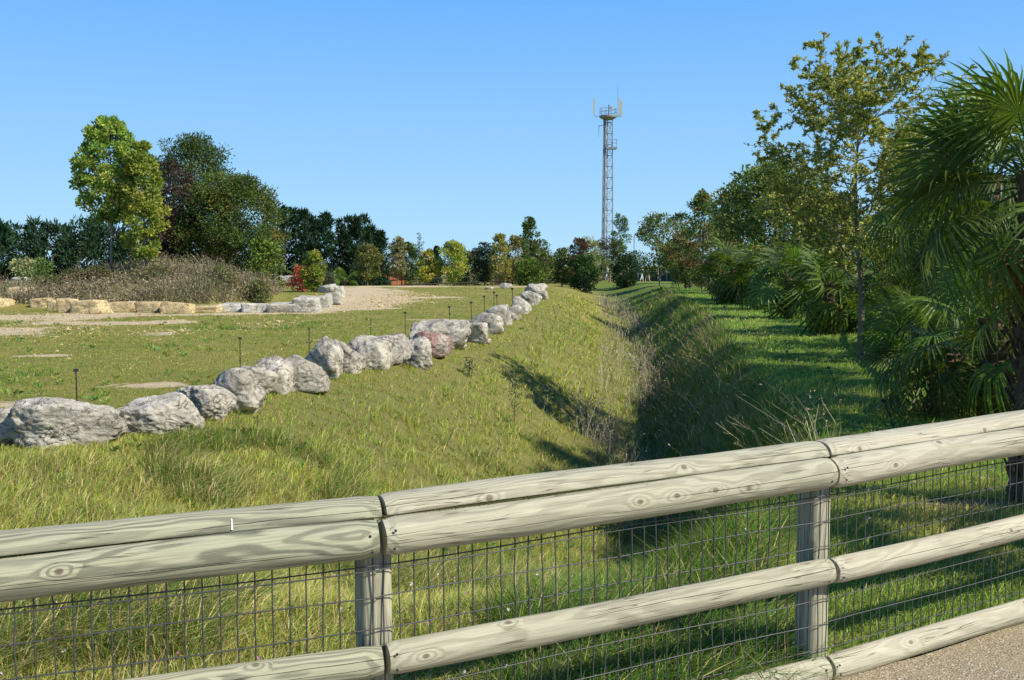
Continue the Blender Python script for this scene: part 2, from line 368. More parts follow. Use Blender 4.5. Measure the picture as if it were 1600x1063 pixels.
WHITE_BLOCK = stonemat('pale_limestone', (.48, .45, .36), (.60, .57, .49), (.25, .23, .18))
LEAF = leafmat('leaf', .27, .5, .22)
CONIFER = leafmat('conifer_foliage', .12, .7, .2)
GRASS = leafmat('grass_blade', .38, .7, .08)
PALM = leafmat('palm_leaf', .36, .42, .32, fixed=(.10, .155, .024), vary=.7)
PALM_PALE = leafmat('silvery_palm_leaf', .3, .45, .35, fixed=(.30, .36, .19), vary=.4)
PALM_DRY = leafmat('dry_palm_leaf', .3, .6, .3, fixed=(.23, .14, .055), vary=.4)
TWIG = leafmat('dry_stem', .1, .8, .2)
BARK = barkmat('bark', (.10, .085, .06), (.22, .19, .14)); BARK_PALE = barkmat('pale_bark', (.16, .14, .10), (.34, .31, .24))
FIBRE = barkmat('palm_fibre', (.05, .035, .022), (.16, .11, .06))
WIRE = plain('galvanised_wire', (.085, .088, .088), .5, .4, .15, 30, 0)
MOSS_GAP = plain('moss_and_gap', (.05, .05, .014), .95, 0, .6, 90, .4)  # colour of the seam moss, kept dark to stand for the shaded gap
STEEL = plain('galvanised_steel', (.30, .32, .34), .5, .5, .2, 2, 0)
STAKE = plain('dark_stake_metal', (.035, .035, .04), .5, .4, .2, 20, 0)
DARKWOOD = plain('dark_fence_timber', (.055, .05, .045), .85, 0, .3, 6, .3)
GREYWOOD = plain('grey_fence_timber', (.34, .33, .28), .85, 0, .25, 6, .3)

# ------------------------------------------------------------------ the ground
def axis(a, b, s0, grow, lim):
    out = list(np.arange(a, b, s0)); s = s0
    while out[-1] < lim: s *= grow; out.append(out[-1] + s)
    return out
ys = axis(-3, 26, .13, 1.035, 1800); xs_r = axis(0, 9, .13, 1.07, 1500); xs = sorted(set([-x for x in xs_r] + xs_r))
ys = [-1500, -700, -300, -120, -50, -25, -12, -8, -6, -5, -4] + ys
XX, YY = np.meshgrid(np.array(xs), np.array(ys)); nx, ny = len(xs), len(ys)
ZZ = ground_z(XX, YY); i = np.arange(ny - 1)[:, None] * nx + np.arange(nx - 1)[None, :]
fq = np.stack([i, i + 1, i + nx + 1, i + nx], -1).reshape(-1, 4)
gb = Buf(); gb.add(np.stack([XX.ravel(), YY.ravel(), ZZ.ravel()], 1), fq)
def groundmat():
    m, nt, n, p, o = newmat('grassy_soil'); tc = N(nt, 'ShaderNodeTexCoord').outputs['Object']
    br = N(nt, 'ShaderNodeAttribute', attribute_name='bare').outputs['Fac']; dt = N(nt, 'ShaderNodeAttribute', attribute_name='damp').outputs['Fac']
    f1 = noise(nt, tc, .55, 5, .6); f2 = noise(nt, tc, 3.5, 6, .7); f3 = noise(nt, tc, 24, 5, .75)
    g = mixc(nt, ramp(nt, f1, [(.36, 0.), (.64, 1.)]), (.17, .19, .035), (.29, .25, .06))
    g = mixc(nt, ramp(nt, f2, [(.40, 0.), (.68, .8)]), g, (.36, .28, .10))
    g = mixc(nt, ramp(nt, f3, [(.45, 0.), (.7, .6)]), g, (.10, .13, .035))
    g = mixc(nt, dt, g, (.12, .19, .04))
    s = mixc(nt, ramp(nt, f2, [(.35, 0.), (.65, 1.)]), (.50, .39, .22), (.64, .53, .34))
    s = mixc(nt, ramp(nt, f3, [(.5, 0.), (.66, .7)]), s, (.30, .24, .14))
    th = N(nt, 'ShaderNodeAttribute', attribute_name='thatch').outputs['Fac']; g = mixc(nt, math_(nt, 'MULTIPLY', th, .75), g, mixc(nt, f3, (.13, .14, .04), (.23, .21, .075)))
    s = mixc(nt, dt, s, (.20, .145, .085))
    k = math_(nt, 'ADD', br, math_(nt, 'MULTIPLY', math_(nt, 'SUBTRACT', noise(nt, tc, 3.2, 7, .75), .5), 1.9))
    k = ramp(nt, k, [(.42, 0.), (.54, 1.)])
    L(nt, mixc(nt, k, g, s), p.inputs['Base Color']); p.inputs['Roughness'].default_value = .95; p.inputs['Specular IOR Level'].default_value = .08
    bump(nt, math_(nt, 'ADD', f2, f3), p, .8, .05)
    return m
g = gb.build('ground', groundmat(), smooth=True, kind='structure')
XF, YF = XX.ravel(), YY.ravel(); xl_, xb_, xr_, d_ = ditch_lines(YF)
a = g.data.attributes.new('bare', 'FLOAT', 'POINT'); a.data.foreach_set('value', bare(XF, YF).astype(np.float32))
damp = sstep(xb_ - 1.0, xb_ + .3, XF) * sstep(140, 90, YF) * .85
th_ = sstep(xl_ - .3, xl_ + .6, XF) * sstep(xr_ + .1, xr_ - .3, XF) * sstep(60, 25, YF); th_ = np.maximum(th_, (YF < 8) * (XF < xb_))
a = g.data.attributes.new('thatch', 'FLOAT', 'POINT'); a.data.foreach_set('value', th_.astype(np.float32))
a = g.data.attributes.new('damp', 'FLOAT', 'POINT'); a.data.foreach_set('value', damp.astype(np.float32))

# ------------------------------------------------------------------ the timber fence along the path
FP = [(-2.95, 2.22, .715), (-.412, 3.025, .790), (1.228, 3.80, .830), (2.93, 4.745, .866), (4.55, 5.78, .885)]
GAP = .39
# the gravel path the photographer stands on
pb = Buf(); nn = 60
px_ = np.linspace(-7, 9, nn); fx = [q[0] for q in FP]; fy = [q[1] for q in FP]
edge = np.interp(px_, fx, fy) + np.where(px_ < fx[0], (px_ - fx[0]) * .3, 0) + np.where(px_ > fx[-1], (px_ - fx[-1]) * .6, 0) - .035
vv = []
for k in range(nn):
    for t in np.linspace(0, 1, 40):
        y = -6 + t * (edge[k] + .02 * math.sin(k * 1.7) + 6); vv.append((px_[k], y, gz(px_[k], y) + .018))
ii = np.arange(nn - 1)[:, None] * 40 + np.arange(39)[None, :]
pb.add(vv, np.stack([ii, ii + 40, ii + 41, ii + 1], -1).reshape(-1, 4))
def gravelmat():
    m, nt, n, p, o = newmat('path_gravel'); tc = N(nt, 'ShaderNodeTexCoord').outputs['Object']
    vo = N(nt, 'ShaderNodeTexVoronoi'); vo.inputs['Scale'].default_value = 120; L(nt, tc, vo.inputs['Vector'])
    hs = N(nt, 'ShaderNodeSeparateColor'); L(nt, vo.outputs['Color'], hs.inputs[0])
    c = mixc(nt, hs.outputs[0], (.29, .22, .125), (.54, .46, .30)); c = mixc(nt, ramp(nt, vo.outputs['Distance'], [(.3, 0.), (.75, .8)]), c, (.13, .10, .07))
    c = mixc(nt, ramp(nt, noise(nt, tc, 2.5, 4), [(.4, 0.), (.7, .5)]), c, (.36, .30, .19))
    L(nt, c, p.inputs['Base Color']); p.inputs['Roughness'].default_value = .9; p.inputs['Specular IOR Level'].default_value = .2
    v2 = N(nt, 'ShaderNodeTexVoronoi'); v2.inputs['Scale'].default_value = 42; L(nt, tc, v2.inputs['Vector']); big = ramp(nt, v2.outputs['Distance'], [(.18, 1.), (.26, 0.)])
    c = mixc(nt, math_(nt, 'MULTIPLY', big, .8), c, (.60, .54, .42)); L(nt, c, p.inputs['Base Color'])
    bump(nt, math_(nt, 'SUBTRACT', big, vo.outputs['Distance']), p, .6, .006)
    return m
pb.build('path', gravelmat(), smooth=True, kind='structure')

fence = empty('timber_fence', (FP[1][0], FP[1][1], gz(FP[1][0], FP[1][1])), label='pale half-round timber rail fence with wire mesh along the gravel path', cat='fence')
fence_inv = Matrix.Translation(-Vector(fence.location))
def log(name, p0, p1, prof, tone, seed, parent):
    """a sawn log of the given cross-section from p0 to p1; x of its own frame runs along it"""
    p0, p1 = Vector(p0), Vector(p1); Lg = (p1 - p0).length; d = (p1 - p0).normalized()
    K = 46; th = prof; m = len(th); rr = np.random.default_rng(seed)
    V = []
    ph = rr.uniform(0, 6, 6)
    for k in range(K + 1):
        t = k / K; x = t * Lg; e = min(x, Lg - x); sc_ = 1 - .09 * math.exp(-(e / .006))
        oy = .004 * math.sin(2.1 * x + ph[0]); oz = .0035 * math.sin(2.9 * x + ph[1])
        for q, (y, z) in enumerate(th):
            a_ = 1 + .018 * math.sin(x * 4 + q * .35 + ph[2]) + .012 * math.sin(x * 11 + q * .8 + ph[3])
            V.append((x, y * sc_ * a_ + oy, z * sc_ * a_ + oz))
    i_ = np.arange(K)[:, None] * m; j_ = np.arange(m)[None, :]; j2 = (j_ + 1) % m
    b = Buf(); b.add(V, np.stack([i_ + j_, i_ + m + j_, i_ + m + j2, i_ + j2], -1).reshape(-1, 4))
    o = b.build(name, WOOD, parent, smooth=True)
    # flat ends with their own vertices
    b2 = Buf(); b2.add(V[:m], [list(range(m))]); b2.add(V[-m:], [list(range(m))[::-1]])
    o2 = b2.mesh('end_grain', WOOD); bm = bmesh.new(); bm.from_mesh(o.data); bm.from_mesh(o2); bm.normal_update(); bm.to_mesh(o.data); bm.free()
    o.data.polygons.foreach_set('use_smooth', [len(p.vertices) == 4 for p in o.data.polygons])
    a = o.data.attributes.get('sharp_edge') or o.data.attributes.new('sharp_edge', 'BOOLEAN', 'EDGE')
    z = Vector((0, 0, 1)); yv = z.cross(d).normalized(); zv = d.cross(yv)
    M = Matrix((d, yv, zv)).transposed().to_4x4(); M.translation = p0
    o.matrix_world = fence_inv @ M
    o['tone'] = tone
    return o
def arc(r, a0, a1, n, fy=1, fz=1): return [(r * fy * math.cos(t), r * fz * math.sin(t)) for t in np.linspace(a0, a1, n)]
R1, R2, RC = .062, .054, .072
front = [(y, z) for (y, z) in arc(R1, math.radians(93), math.radians(267), 22, 1.0, 1.0)] + [(.0, -R1 * .95), (.0, R1 * .95)]
mid = [(y, z) for (y, z) in arc(R2, math.radians(93), math.radians(267), 20, 1.05, 1.0)] + [(.0, -R2 * .95), (.0, R2 * .95)]
capf = [(y, z) for (y, z) in arc(RC, math.radians(2), math.radians(178), 22, 1.0, .74)] + [(-RC * .97, 0), (RC * .97, 0)]
tones = [.74, .93, 1.12, 1.15]
for s_ in range(len(FP) - 1):
    a0, a1 = Vector(FP[s_]), Vector(FP[s_ + 1]); d = (a1 - a0).normalized(); nrm = Vector((-d.y, d.x, 0)).normalized(); e = d * .0085
    log('top_rail', a0 + e, a1 - e, front, tones[s_], 10 + s_, fence)
    up = Vector((0, 0, R1 + .001)) + nrm * .073 + d * .02
    mb = Buf(); c0 = a0 + nrm * .04 + Vector((0, 0, R1 - .006)); c1 = a1 + nrm * .04 + Vector((0, 0, R1 - .006)); mm = Matrix((d, nrm, d.cross(nrm))).transposed()
    box(mb, (c0 + c1) / 2 - Vector(fence.location), ((a1 - a0).length - .03, .075, .016), mm); mb.build('moss_gap_strip', MOSS_GAP, fence)  # dark strip under the cap: moss, plus the gap's shade put into its colour
    log('cap_rail', a0 + e + up, a1 - e + up, capf, tones[s_] * 1.02, 30 + s_, fence)
    for q in (1, 2):
        dn = Vector((0, 0, -GAP * q)); log('middle_rail' if q == 1 else 'bottom_rail', a0 + e + dn + d * .01, a1 - e + dn + d * .01, mid, tones[s_] * 1.03, 50 + s_ * 3 + q, fence)
    # wire mesh between the rails and the posts
    wb = Buf(); Lh = (a1 - a0).length; nv = int(Lh / .0505); off = nrm * .006; rr = np.random.default_rng(s_ + 3)
    for k in range(nv + 1):
        x = (k + .3) * .0505
        if x > Lh: break
        top = a0 + d * x + off + Vector((0, 0, -.035)); jit = rr.normal(0, .0012, (9, 2))
        pts = [top + Vector((0, 0, -.082 * q)) + d * float(jit[q, 0]) + nrm * (.004 * math.sin(x * 2 + q) + float(jit[q, 1])) for q in range(9)]
        pts.append(Vector((pts[-1].x, pts[-1].y, a0.z + (a1.z - a0.z) * x / Lh - .79)))
        tube(wb, pts, .0024, 4, cap=False)
    for zz_ in (-.088, -.103, -.19, -.29, -.345, -.50, -.60, -.70, -.77):
        pts = [a0 + d * (Lh * t) + off * .6 + Vector((0, 0, zz_ + .0035 * math.sin(t * 9 + zz_ * 30))) + nrm * (.004 * math.sin(t * Lh * 2)) for t in np.linspace(0, 1, 30)]
        tube(wb, pts, .0024, 4, cap=False)
    wb.v = [v - np.array(fence.location, np.float32) for v in wb.v]
    wb.build('wire_mesh', WIRE, fence, smooth=True)
# moss tufts in the seam, bird droppings and a joint clip on the mesh
for s_ in (0, 1):
    a0, a1 = Vector(FP[s_]), Vector(FP[s_ + 1]); rr = np.random.default_rng(77 + s_); nrm = Vector((-(a1 - a0).y, (a1 - a0).x, 0)).normalized(); M = 2600 if s_ == 0 else 900
    t = rr.uniform(.0, .98, M) ** (1 if s_ == 0 else 1.6); Q = np.array(a0)[None] + np.outer(t, np.array(a1 - a0)) + np.array(nrm)[None] * rr.uniform(-.004, .008, (M, 1)) + np.array([[0, 0, R1 - .003]])
    mt = Buf(); leaves(mt, Q - np.array(fence.location)[None], rr.uniform(.003, .008, M), randdir(M, rr) + np.array([list(-nrm * .8)]), gcol((.16, .16, .035), M, rr, .4, .1), .6, rr); mt.build('moss_tufts', TWIG, fence)
WHT = plain('bird_dropping', (.75, .75, .72), .8, 0, .1, 40, 0)
for (t_, up_, ln_) in ((.46, .030, .030), (.835, R1 + .012, .03), (.86, .05, .012)):
    a0, a1 = Vector(FP[0]), Vector(FP[1]); d = (a1 - a0).normalized(); nrm = Vector((-d.y, d.x, 0)); b = Buf(); K = 7
    an = math.asin(min(.99, up_ / R1)) if up_ < R1 else None
    if an is not None:
        pts = [a0 + (a1 - a0) * t_ + Vector((0, 0, R1 * math.sin(an - k * ln_ / R1 / K))) - nrm * (R1 * math.cos(an - k * ln_ / R1 / K) + .001) for k in range(K)]
    else:
        pts = [a0 + (a1 - a0) * t_ + Vector((0, 0, R1 + .002 + RC * .76 * math.sin(.75 - k * .1))) + nrm * (.073 - RC * math.cos(.75 - k * .1) - .0015) for k in range(K)]
    tube(b, [q - Vector(fence.location) for q in pts], [.0015, .0028, .0024, .003, .0026, .003, .0045], 5); b.build('bird_dropping', WHT, fence, smooth=True)
a0, a1 = Vector(FP[0]), Vector(FP[1]); q0 = a0 + (a1 - a0) * .575 + Vector((0, 0, -.10)); b = Buf(); tube(b, [q0 - Vector(fence.location), q0 + Vector((0, 0, -.62)) - Vector(fence.location)], .0038, 6)
box(b, q0 - Vector(fence.location), (.012, .012, .03)); b.build('mesh_clip', WIRE, fence)
# posts
for s_ in range(len(FP)):
    p = Vector(FP[s_]); d = (Vector(FP[min(s_ + 1, len(FP) - 1)]) - Vector(FP[max(s_ - 1, 0)])).normalized(); nrm = Vector((-d.y, d.x, 0)).normalized()
    c = p + nrm * .078 + d * .008; zb = gz(c.x, c.y) - .25; b = Buf(); K = 24; V = []; m = 28
    for k in range(K + 1):
        z = (c.z + R1 - .004 - zb) * k / K
        for q in range(m):
            t = q / m * 2 * math.pi; r_ = .056 * (1 / max(abs(math.cos(t)), abs(math.sin(t))) * .45 + .55 * 1.0) * (1 + .012 * math.sin(3 * t + z * 3))
            V.append((z, r_ * math.cos(t), r_ * math.sin(t)))
    i_ = np.arange(K)[:, None] * m; j_ = np.arange(m)[None, :]; j2 = (j_ + 1) % m
    b.add(V, np.stack([i_ + j_, i_ + j2, i_ + m + j2, i_ + m + j_], -1).reshape(-1, 4)); b.add(V[-m:], [list(range(m))])
    o = b.build('post', WOOD, fence, smooth=True); o['tone'] = .86
    M = Matrix((Vector((0, 0, 1)), d, -nrm)).transposed().to_4x4(); M.translation = Vector((c.x, c.y, zb)); o.matrix_world = fence_inv @ M
# nail heads
for s_ in range(1, len(FP) - 1):
    p = Vector(FP[s_]); da = (p - Vector(FP[s_ - 1])).normalized(); db = (Vector(FP[s_ + 1]) - p).normalized()
    for dd_, sg in ((da, -1), (db, 1)):
        nrm = Vector((-dd_.y, dd_.x, 0)).normalized()
        for (dz, rr_) in ((0, R1), (-GAP, R2), (-2 * GAP, R2)):
            for an in (.45, -.35):
                c = p + dd_ * sg * .035 + Vector((0, 0, dz + rr_ * math.sin(an))) - nrm * (rr_ * math.cos(an) + .002)
                c = c - Vector(fence.location) + dd_ * random.uniform(-.008, .008) + Vector((0, 0, random.uniform(-.006, .006)))
                nb = Buf(); tube(nb, [c, c - nrm * .003], .0042, 8); nb.build('nail', STAKE, fence)

# ------------------------------------------------------------------ boulders
_ico = {}
def ico(sub):
    if sub not in _ico:
        bm = bmesh.new(); bmesh.ops.create_icosphere(bm, subdivisions=sub, radius=1)
        _ico[sub] = (np.array([v.co[:] for v in bm.verts]), np.array([[v.index for v in f.verts] for f in bm.faces])); bm.free()
    return _ico[sub]
def boulder_mesh(name, size, seed, mat, sub=5, planes=13, boxy=0, rough=.10, top=None):
    D, Fc = ico(sub); r_ = np.random.default_rng(seed)
    Pn = randdir(planes, r_); H = r_.uniform(.86, 1.12, planes)
    if not boxy:
        ax = np.array([[1, 0, 0], [-1, 0, 0], [0, 1, 0], [0, -1, 0], [0, 0, 1], [0, 0, -1.]]) + r_.normal(0, .24, (6, 3))
        ax /= np.linalg.norm(ax, axis=1, keepdims=True); Pn = np.concatenate([ax, Pn]); H = np.concatenate([r_.uniform(.72, .98, 6), H])
        if seed in (11, 47, 53, 59, 29, 31, 21): H[4] = 1.4; H[6:] = np.maximum(H[6:], .95); H[0:4] = np.maximum(H[0:4], .86)
    if boxy:
        ax = np.array([[1, 0, 0], [-1, 0, 0], [0, 1, 0], [0, -1, 0], [0, 0, 1], [0, 0, -1.]]) + r_.normal(0, .10, (6, 3))
        ax /= np.linalg.norm(ax, axis=1, keepdims=True); Pn = np.concatenate([ax, Pn[:5]]); H = np.concatenate([np.full(6, .62), np.full(5, .98)])
    if top is not None:
        Pn = np.concatenate([Pn, np.array(top[0])[None]]); H = np.append(H, top[1])
    dt = np.clip(D @ Pn.T, 0, None) / H; r = (np.sum(dt ** 16, 1) + 1e-6) ** (-1 / 16); r = np.clip(r, 0, 1.35)
    r *= 1 + rough * fbm(D * 1.9 + seed, seed, 3) + rough * .42 * (1 - 2 * np.abs(fbm(D * 5.1 + seed, seed + 9, 4))) + rough * .16 * fbm(D * 17, seed + 5, 2)
    V = D * r[:, None]; mn, mx = V.min(0), V.max(0); V = (V - (mn + mx) / 2) / (mx - mn) * np.array(size)
    V[:, 2] += size[2] * .5
    b = Buf(); b.add(V, Fc); return b.mesh(name, mat, True)
def boulder(pxl, pxr, ytop, ybase, label, mat=STONE, seed=1, boxy=0, depth=.85, name='boulder', group=None, cat='boulder', sub=5, rz=0, rough=.10, sink=.22, dy=0, top=None, zlift=0):
    cx = (pxl + pxr) / 2; x, y = gp(cx, ybase, 0); wd = (pxr - pxl) * y / F * (1.08 if y < 11 else 1.18)
    y += dy + wd * depth * .35; x = xat(cx, y); h = (ybase - ytop) * y / F
    me = boulder_mesh(name, (wd, wd * depth, h * (1 + sink)), seed, mat, sub, boxy=boxy, rough=rough, top=top)
    o = bpy.data.objects.new(name, me); COL.objects.link(o); o.rotation_euler = (0, 0, rz)
    o.location = (x, y, min(gz(x, y), gz(x, y - wd * depth * .3)) - h * sink + zlift)
    return tag(o, label, cat, group)
G1 = 'limestone boulders lined up between the meadow and the ditch'
rocks = [
 (-40, 29, 640, 697, 'grey boulder cut by the photo edge beside the broad domed one', STONE, 3, .8),
 (22, 184, 623, 698, 'broad domed whitish boulder, largest near end of the boulder row', STONE, 11, .7),
 (178, 308, 620, 681, 'wide low grey boulder with a dark hollow, next to the broad domed one', STONE, 12, .8),
 (272, 360, 603, 659, 'pitted grey boulder sloping down to a point on the grass', STONE, 17, .9),
 (326, 408, 577, 645, 'tilted slab-like boulder with a smooth shaded flank', STONE, 21, .8),
 (364, 428, 573, 622, 'rough knobbly boulder behind the tilted slab-like one, below the tall dark stake', STONE, 23, 1.0),
 (394, 456, 560, 616, 'crumbly buff boulder between the tilted slab and the dark pitted one', STONE, 25, .9),
 (440, 510, 556, 612, 'dark pitted boulder overhanging the grass at the foot of the peaked boulder', STONE, 27, .9),
 (466, 535, 527, 593, 'tallest boulder of the row, with a peaked top and dark side', STONE, 29, .8),
 (505, 562, 530, 583, 'steep grey boulder leaning against the peaked boulder', STONE, 31, .8),
 (536, 600, 525, 572, 'brownish flat-topped boulder behind the white-faced block', STONE, 33, .9),
 (554, 608, 530, 577, 'small white-faced boulder block in front of the brownish flat-topped one', STONE, 35, .6),
 (584, 640, 521, 570, 'heavy furrowed boulder to the right of the white-faced block', STONE, 37, .9),
 (616, 676, 524, 568, 'cream crumbling boulder just before the reddish one', STONE, 39, .9),
 (644, 700, 519, 558, 'small reddish boulder at the foot of the big streaked boulder', STONE_RED, 41, .8),
 (642, 726, 500, 546, 'large streaked pale boulder rising behind the reddish one', STONE, 43, .7),
 (718, 761, 503, 535, 'flat grey boulder just beyond the large streaked one', STONE, 45, .9),
 (735, 784, 489, 522, 'rounded grey boulder beyond the flat grey one', STONE, 47, .9),
 (762, 798, 476, 510, 'upright layered boulder about two thirds along the row', STONE, 49, .9),
 (784, 814, 478, 502, 'low boulder between the layered one and the bright lumpy one', STONE, 51, .9),
 (798, 830, 463, 490, 'bright lumpy boulder near the far end of the row', STONE, 53, .9),
 (815, 844, 455, 478, 'mottled boulder touching the bright lumpy one on its far side', STONE, 55, .9),
 (836, 855, 454, 468, 'small white boulder at the outer bend of the far end', STONE, 57, .9),
 (821, 853, 443, 459, 'broad pale boulder at the very far end of the row', STONE, 59, .8),
 (782, 799, 442, 451, 'lone dark-capped boulder on the meadow past the far end of the row', STONE, 61, .8),
 (757, 770, 448, 453, 'small flat white stone lying farthest out on the meadow', STONE, 63, .8),
 (746, 766, 526, 533, 'small loose stone on the ditch-side grass below the flat grey boulder', STONE, 65, .8),
]
for q, (a_, b_, t_, c_, lab, mt, sd_, dp) in enumerate(rocks):
    top = None
    if sd_ == 29: top = ((-.75, -.1, .65), .62)
    boulder(a_, b_, t_, c_, lab, mt, sd_, 0, dp, group=G1, sub=6 if q < 4 else 5 if q < 17 else 4, rz=random.uniform(-.3, .3), rough=.11 if q > 2 else .085, top=top)
G2 = 'sandy blocks edging the mound'
blocks = [(-32, 14, 470, 483), (15, 49, 461, 480), (50, 77, 467, 483), (77, 94, 467, 485), (93, 118, 466, 488), (118, 167, 468, 489), (164, 214, 470, 486), (214, 258, 471, 488), (258, 302, 471, 489), (303, 344, 477, 488), (343, 383, 474, 487), (382, 424, 474, 488), (422, 464, 473, 489)]
blab = ['sandy block cut by the edge of the photo at the end of the mound edging', 'tall rectangular sandy block near the outer end of the mound edging', 'low slanting sandy block beside the tall rectangular one', 'small square sandy block with a shaded front',
        'stubby upright sandy block with a cracked top', 'longest overhanging sandy block, with a small stone at its foot', 'flat sandy block resting on grass right after the longest overhanging one', 'squarish sandy block in the middle of the mound edging with a cracked corner',
        'tallest smooth-faced sandy block, right below the tip of the bramble mound', 'low sandy slab just right of the tallest smooth-faced block', 'thin pale slab, first of three thin ones in the mound edging', 'thin pale slab in the middle of the three thin ones', 'long pale slab where the mound edging starts to curve back']
for q, (a_, b_, t_, c_) in enumerate(blocks):
    boulder(a_, b_, t_, c_, blab[q], BLOCK if q < 10 else WHITE_BLOCK, 100 + q, 1, .75, group=G2, sub=4, rough=.055, cat='stone block', name='stone_block', dy=.0, rz=random.uniform(-.12, .12))
G3 = 'white limestone rocks curving round the mound'
ring = [(460, 499, 463, 489, 'bulky white rock where the mound edging turns, next to the long pale slab'), (494, 517, 460, 481, 'white rock with a brown recess in the curve of the edging'), (510, 532, 456, 477, 'white rock second from the outermost point of the curve'), (524, 538, 450, 468, 'white rock at the outermost point of the curved edging'),
        (498, 528, 444, 458, 'jagged grey-white rock behind the outermost point of the curve'), (478, 506, 440, 450, 'dark-sided rock on the back of the curve under the yellow tree'), (482, 500, 434, 443, 'pointed white rock at the back below the yellow tree'), (462, 482, 434, 445, 'flat white rock beside the red bush')]
for q, (a_, b_, t_, c_, lab) in enumerate(ring):
    boulder(a_, b_, t_, c_, lab, WHITE_BLOCK, 140 + q, 1 if q < 4 else 0, .9, group=G3, sub=4, rough=.1, cat='rock', name='rock', zlift=.15 if q > 4 else 0)
boulder(430, 466, 435, 446, 'long low white kerb stone leading back behind the mound', WHITE_BLOCK, 160, 1, .3, sub=3, rough=.05, cat='stone block', name='stone_block', zlift=.3)
boulder(139, 156, 480, 491, 'small pale stone leaning at the foot of the longest sandy block', BLOCK, 161, 0, .8, sub=3, cat='stone', name='stone')
boulder(20, 46, 437, 447, 'whitish rock half hidden at the outer end of the mound', WHITE_BLOCK, 162, 0, .8, sub=3, cat='rock', name='rock', zlift=.25)
boulder(-10, 16, 448, 456, 'pale flat rock behind the outer end of the sandy blocks', WHITE_BLOCK, 163, 0, .8, sub=3, cat='rock', name='rock', zlift=.1)

# loose stones on the sandy track
rr = np.random.default_rng(91); D1, F1 = ico(1); stn = Buf(); M = 2600
T_ = np.concatenate([np.stack([rr.normal(-5.6, 1.4, M // 2), rr.uniform(38, 62, M // 2)], 1), np.stack([rr.uniform(-19, -4, M // 4), rr.normal(32.0, 2.0, M // 4)], 1), np.stack([rr.uniform(-14, -6, M // 4), rr.normal(25, 3.2, M // 4)], 1)])
T_ = T_[(bare(T_[:, 0], T_[:, 1]) > .05) | (rr.uniform(size=len(T_)) < .12)]
for (x, y) in T_:
    s_ = rr.uniform(.015, .05) * (1 if rr.uniform() < .95 else 2.2); V = D1 * (1 + rr.normal(0, .15, (len(D1), 1))) * np.array([s_, s_ * .8, s_ * .6]); stn.add(V + np.array([x, y, gz(x, y) + s_ * .15]), F1)
stn.build('loose_stones', BLOCK, kind='stuff')

# ------------------------------------------------------------------ wire stakes
def stake(x, y, h, lean, label, group):
    z = gz(x, y); t = empty('wire_stake', (x, y, z), random.uniform(0, 6), label=label, cat='stake', group=group)
    tip = Vector((lean[0] * h, lean[1] * h, h)); rm = Matrix.Rotation(-t.rotation_euler.z, 3, 'Z'); tip = rm @ tip
    b = Buf(); tube(b, [(0, 0, -.08), tip * .5, tip], max(.006, .00034 * y), 5); b.build('rod', STAKE, t)
    b = Buf(); s = max(.018, .0011 * y)
    for k in range(2): box(b, tip + Vector((s * (k * 1.4 - .7), 0, -s * .2)), (s * 1.2, s, s * 1.3))
    tube(b, [tip + Vector((0, 0, -s * 1.5)), tip + Vector((0, 0, s * .8))], s * .5, 6); b.build('insulator', STAKE, t)
    if y > 11 and y < 14 and h > .5:
        b = Buf(); box(b, tip * .12, (.03, .03, .04)); b.build('clamp', STAKE, t)
for (px, yt, lab) in [(115, 578, 'thin dark stake standing behind the broad domed boulder'), (373, 530, 'tall dark stake behind the tilted slab boulder'), (481, 513, 'dark stake just behind the peak of the tallest boulder'), (578, 500, 'dark stake on the meadow behind the brownish flat-topped boulder'),
                      (633, 488, 'dark stake behind the furrowed and cream boulders'), (703, 479, 'dark stake behind the large streaked boulder'), (737, 472, 'dark stake standing on the meadow in line with the rounded grey boulder'), (757, 463, 'black stake fourth from the far end of the stake row'), (772, 457, 'black stake third from the far end of the stake row'), (777, 461, 'black stake second nearest the far end, close beside a taller one'), (801, 451, 'farthest dark stake of the meadow row')]:
    y = .98 * F / (yt - 416); stake(xat(px, y), y, .65, (random.uniform(-.03, .03), 0), lab, 'dark stakes behind the boulder row')
for (bx, by, h, lab) in [(1402, 676, .30, 'leaning black stake nearest the timber fence on the lawn'), (1312, 613, .32, 'leaning black stake second nearest the timber fence, beside the ditch shade'), (1243, 577, .30, 'leaning black stake third from the timber fence, on the lawn edge'), (1192, 545, .35, 'short black stake in the lawn, fourth from the timber fence'),
                         (1168, 520, .36, 'short black stake in the lawn, fifth from the timber fence'), (1141, 500, .40, 'short black stake in the lawn, sixth from the timber fence'), (1116, 472, .60, 'leaning black stake farthest along the lawn, near the row of palms')]:
    x, y = gp(bx, by); stake(x, y, h, (-.45, .1), lab, 'leaning black stakes along the lawn edge')
# ------------------------------------------------------------------ grass and dry stems
def blades(b, P, h, wd, az, lean, curl, col):
    """blades with two bends: root, middle, tip"""
    D = np.stack([np.cos(az), np.sin(az), np.zeros_like(az)], 1); S = np.stack([-np.sin(az + .9), np.cos(az + .9), np.zeros_like(az)], 1)
    U = np.array([[0, 0, 1.]]); h_ = h[:, None]; w_ = wd[:, None] * .5
    m = P + U * h_ * .55 + D * h_ * .55 * lean[:, None]
    t = P + U * h_ * (1 - .35 * curl[:, None]) + D * h_ * (lean + curl)[:, None]
    V = np.stack([P - S * w_ - U * .02, P + S * w_ - U * .02, m + S * w_ * .8, m - S * w_ * .8, t], 1)
    base = np.arange(len(P))[:, None] * 5; c = np.repeat(col, 5, 0)
    b.v.append(V.reshape(-1, 3).astype(np.float32)); b.c.append(c.astype(np.float32))
    b.f.append(base + np.array([[0, 1, 2, 3]]) + b.n); b.f.append(base + np.array([[3, 2, 4]]) + b.n); b.n += len(V) * 5
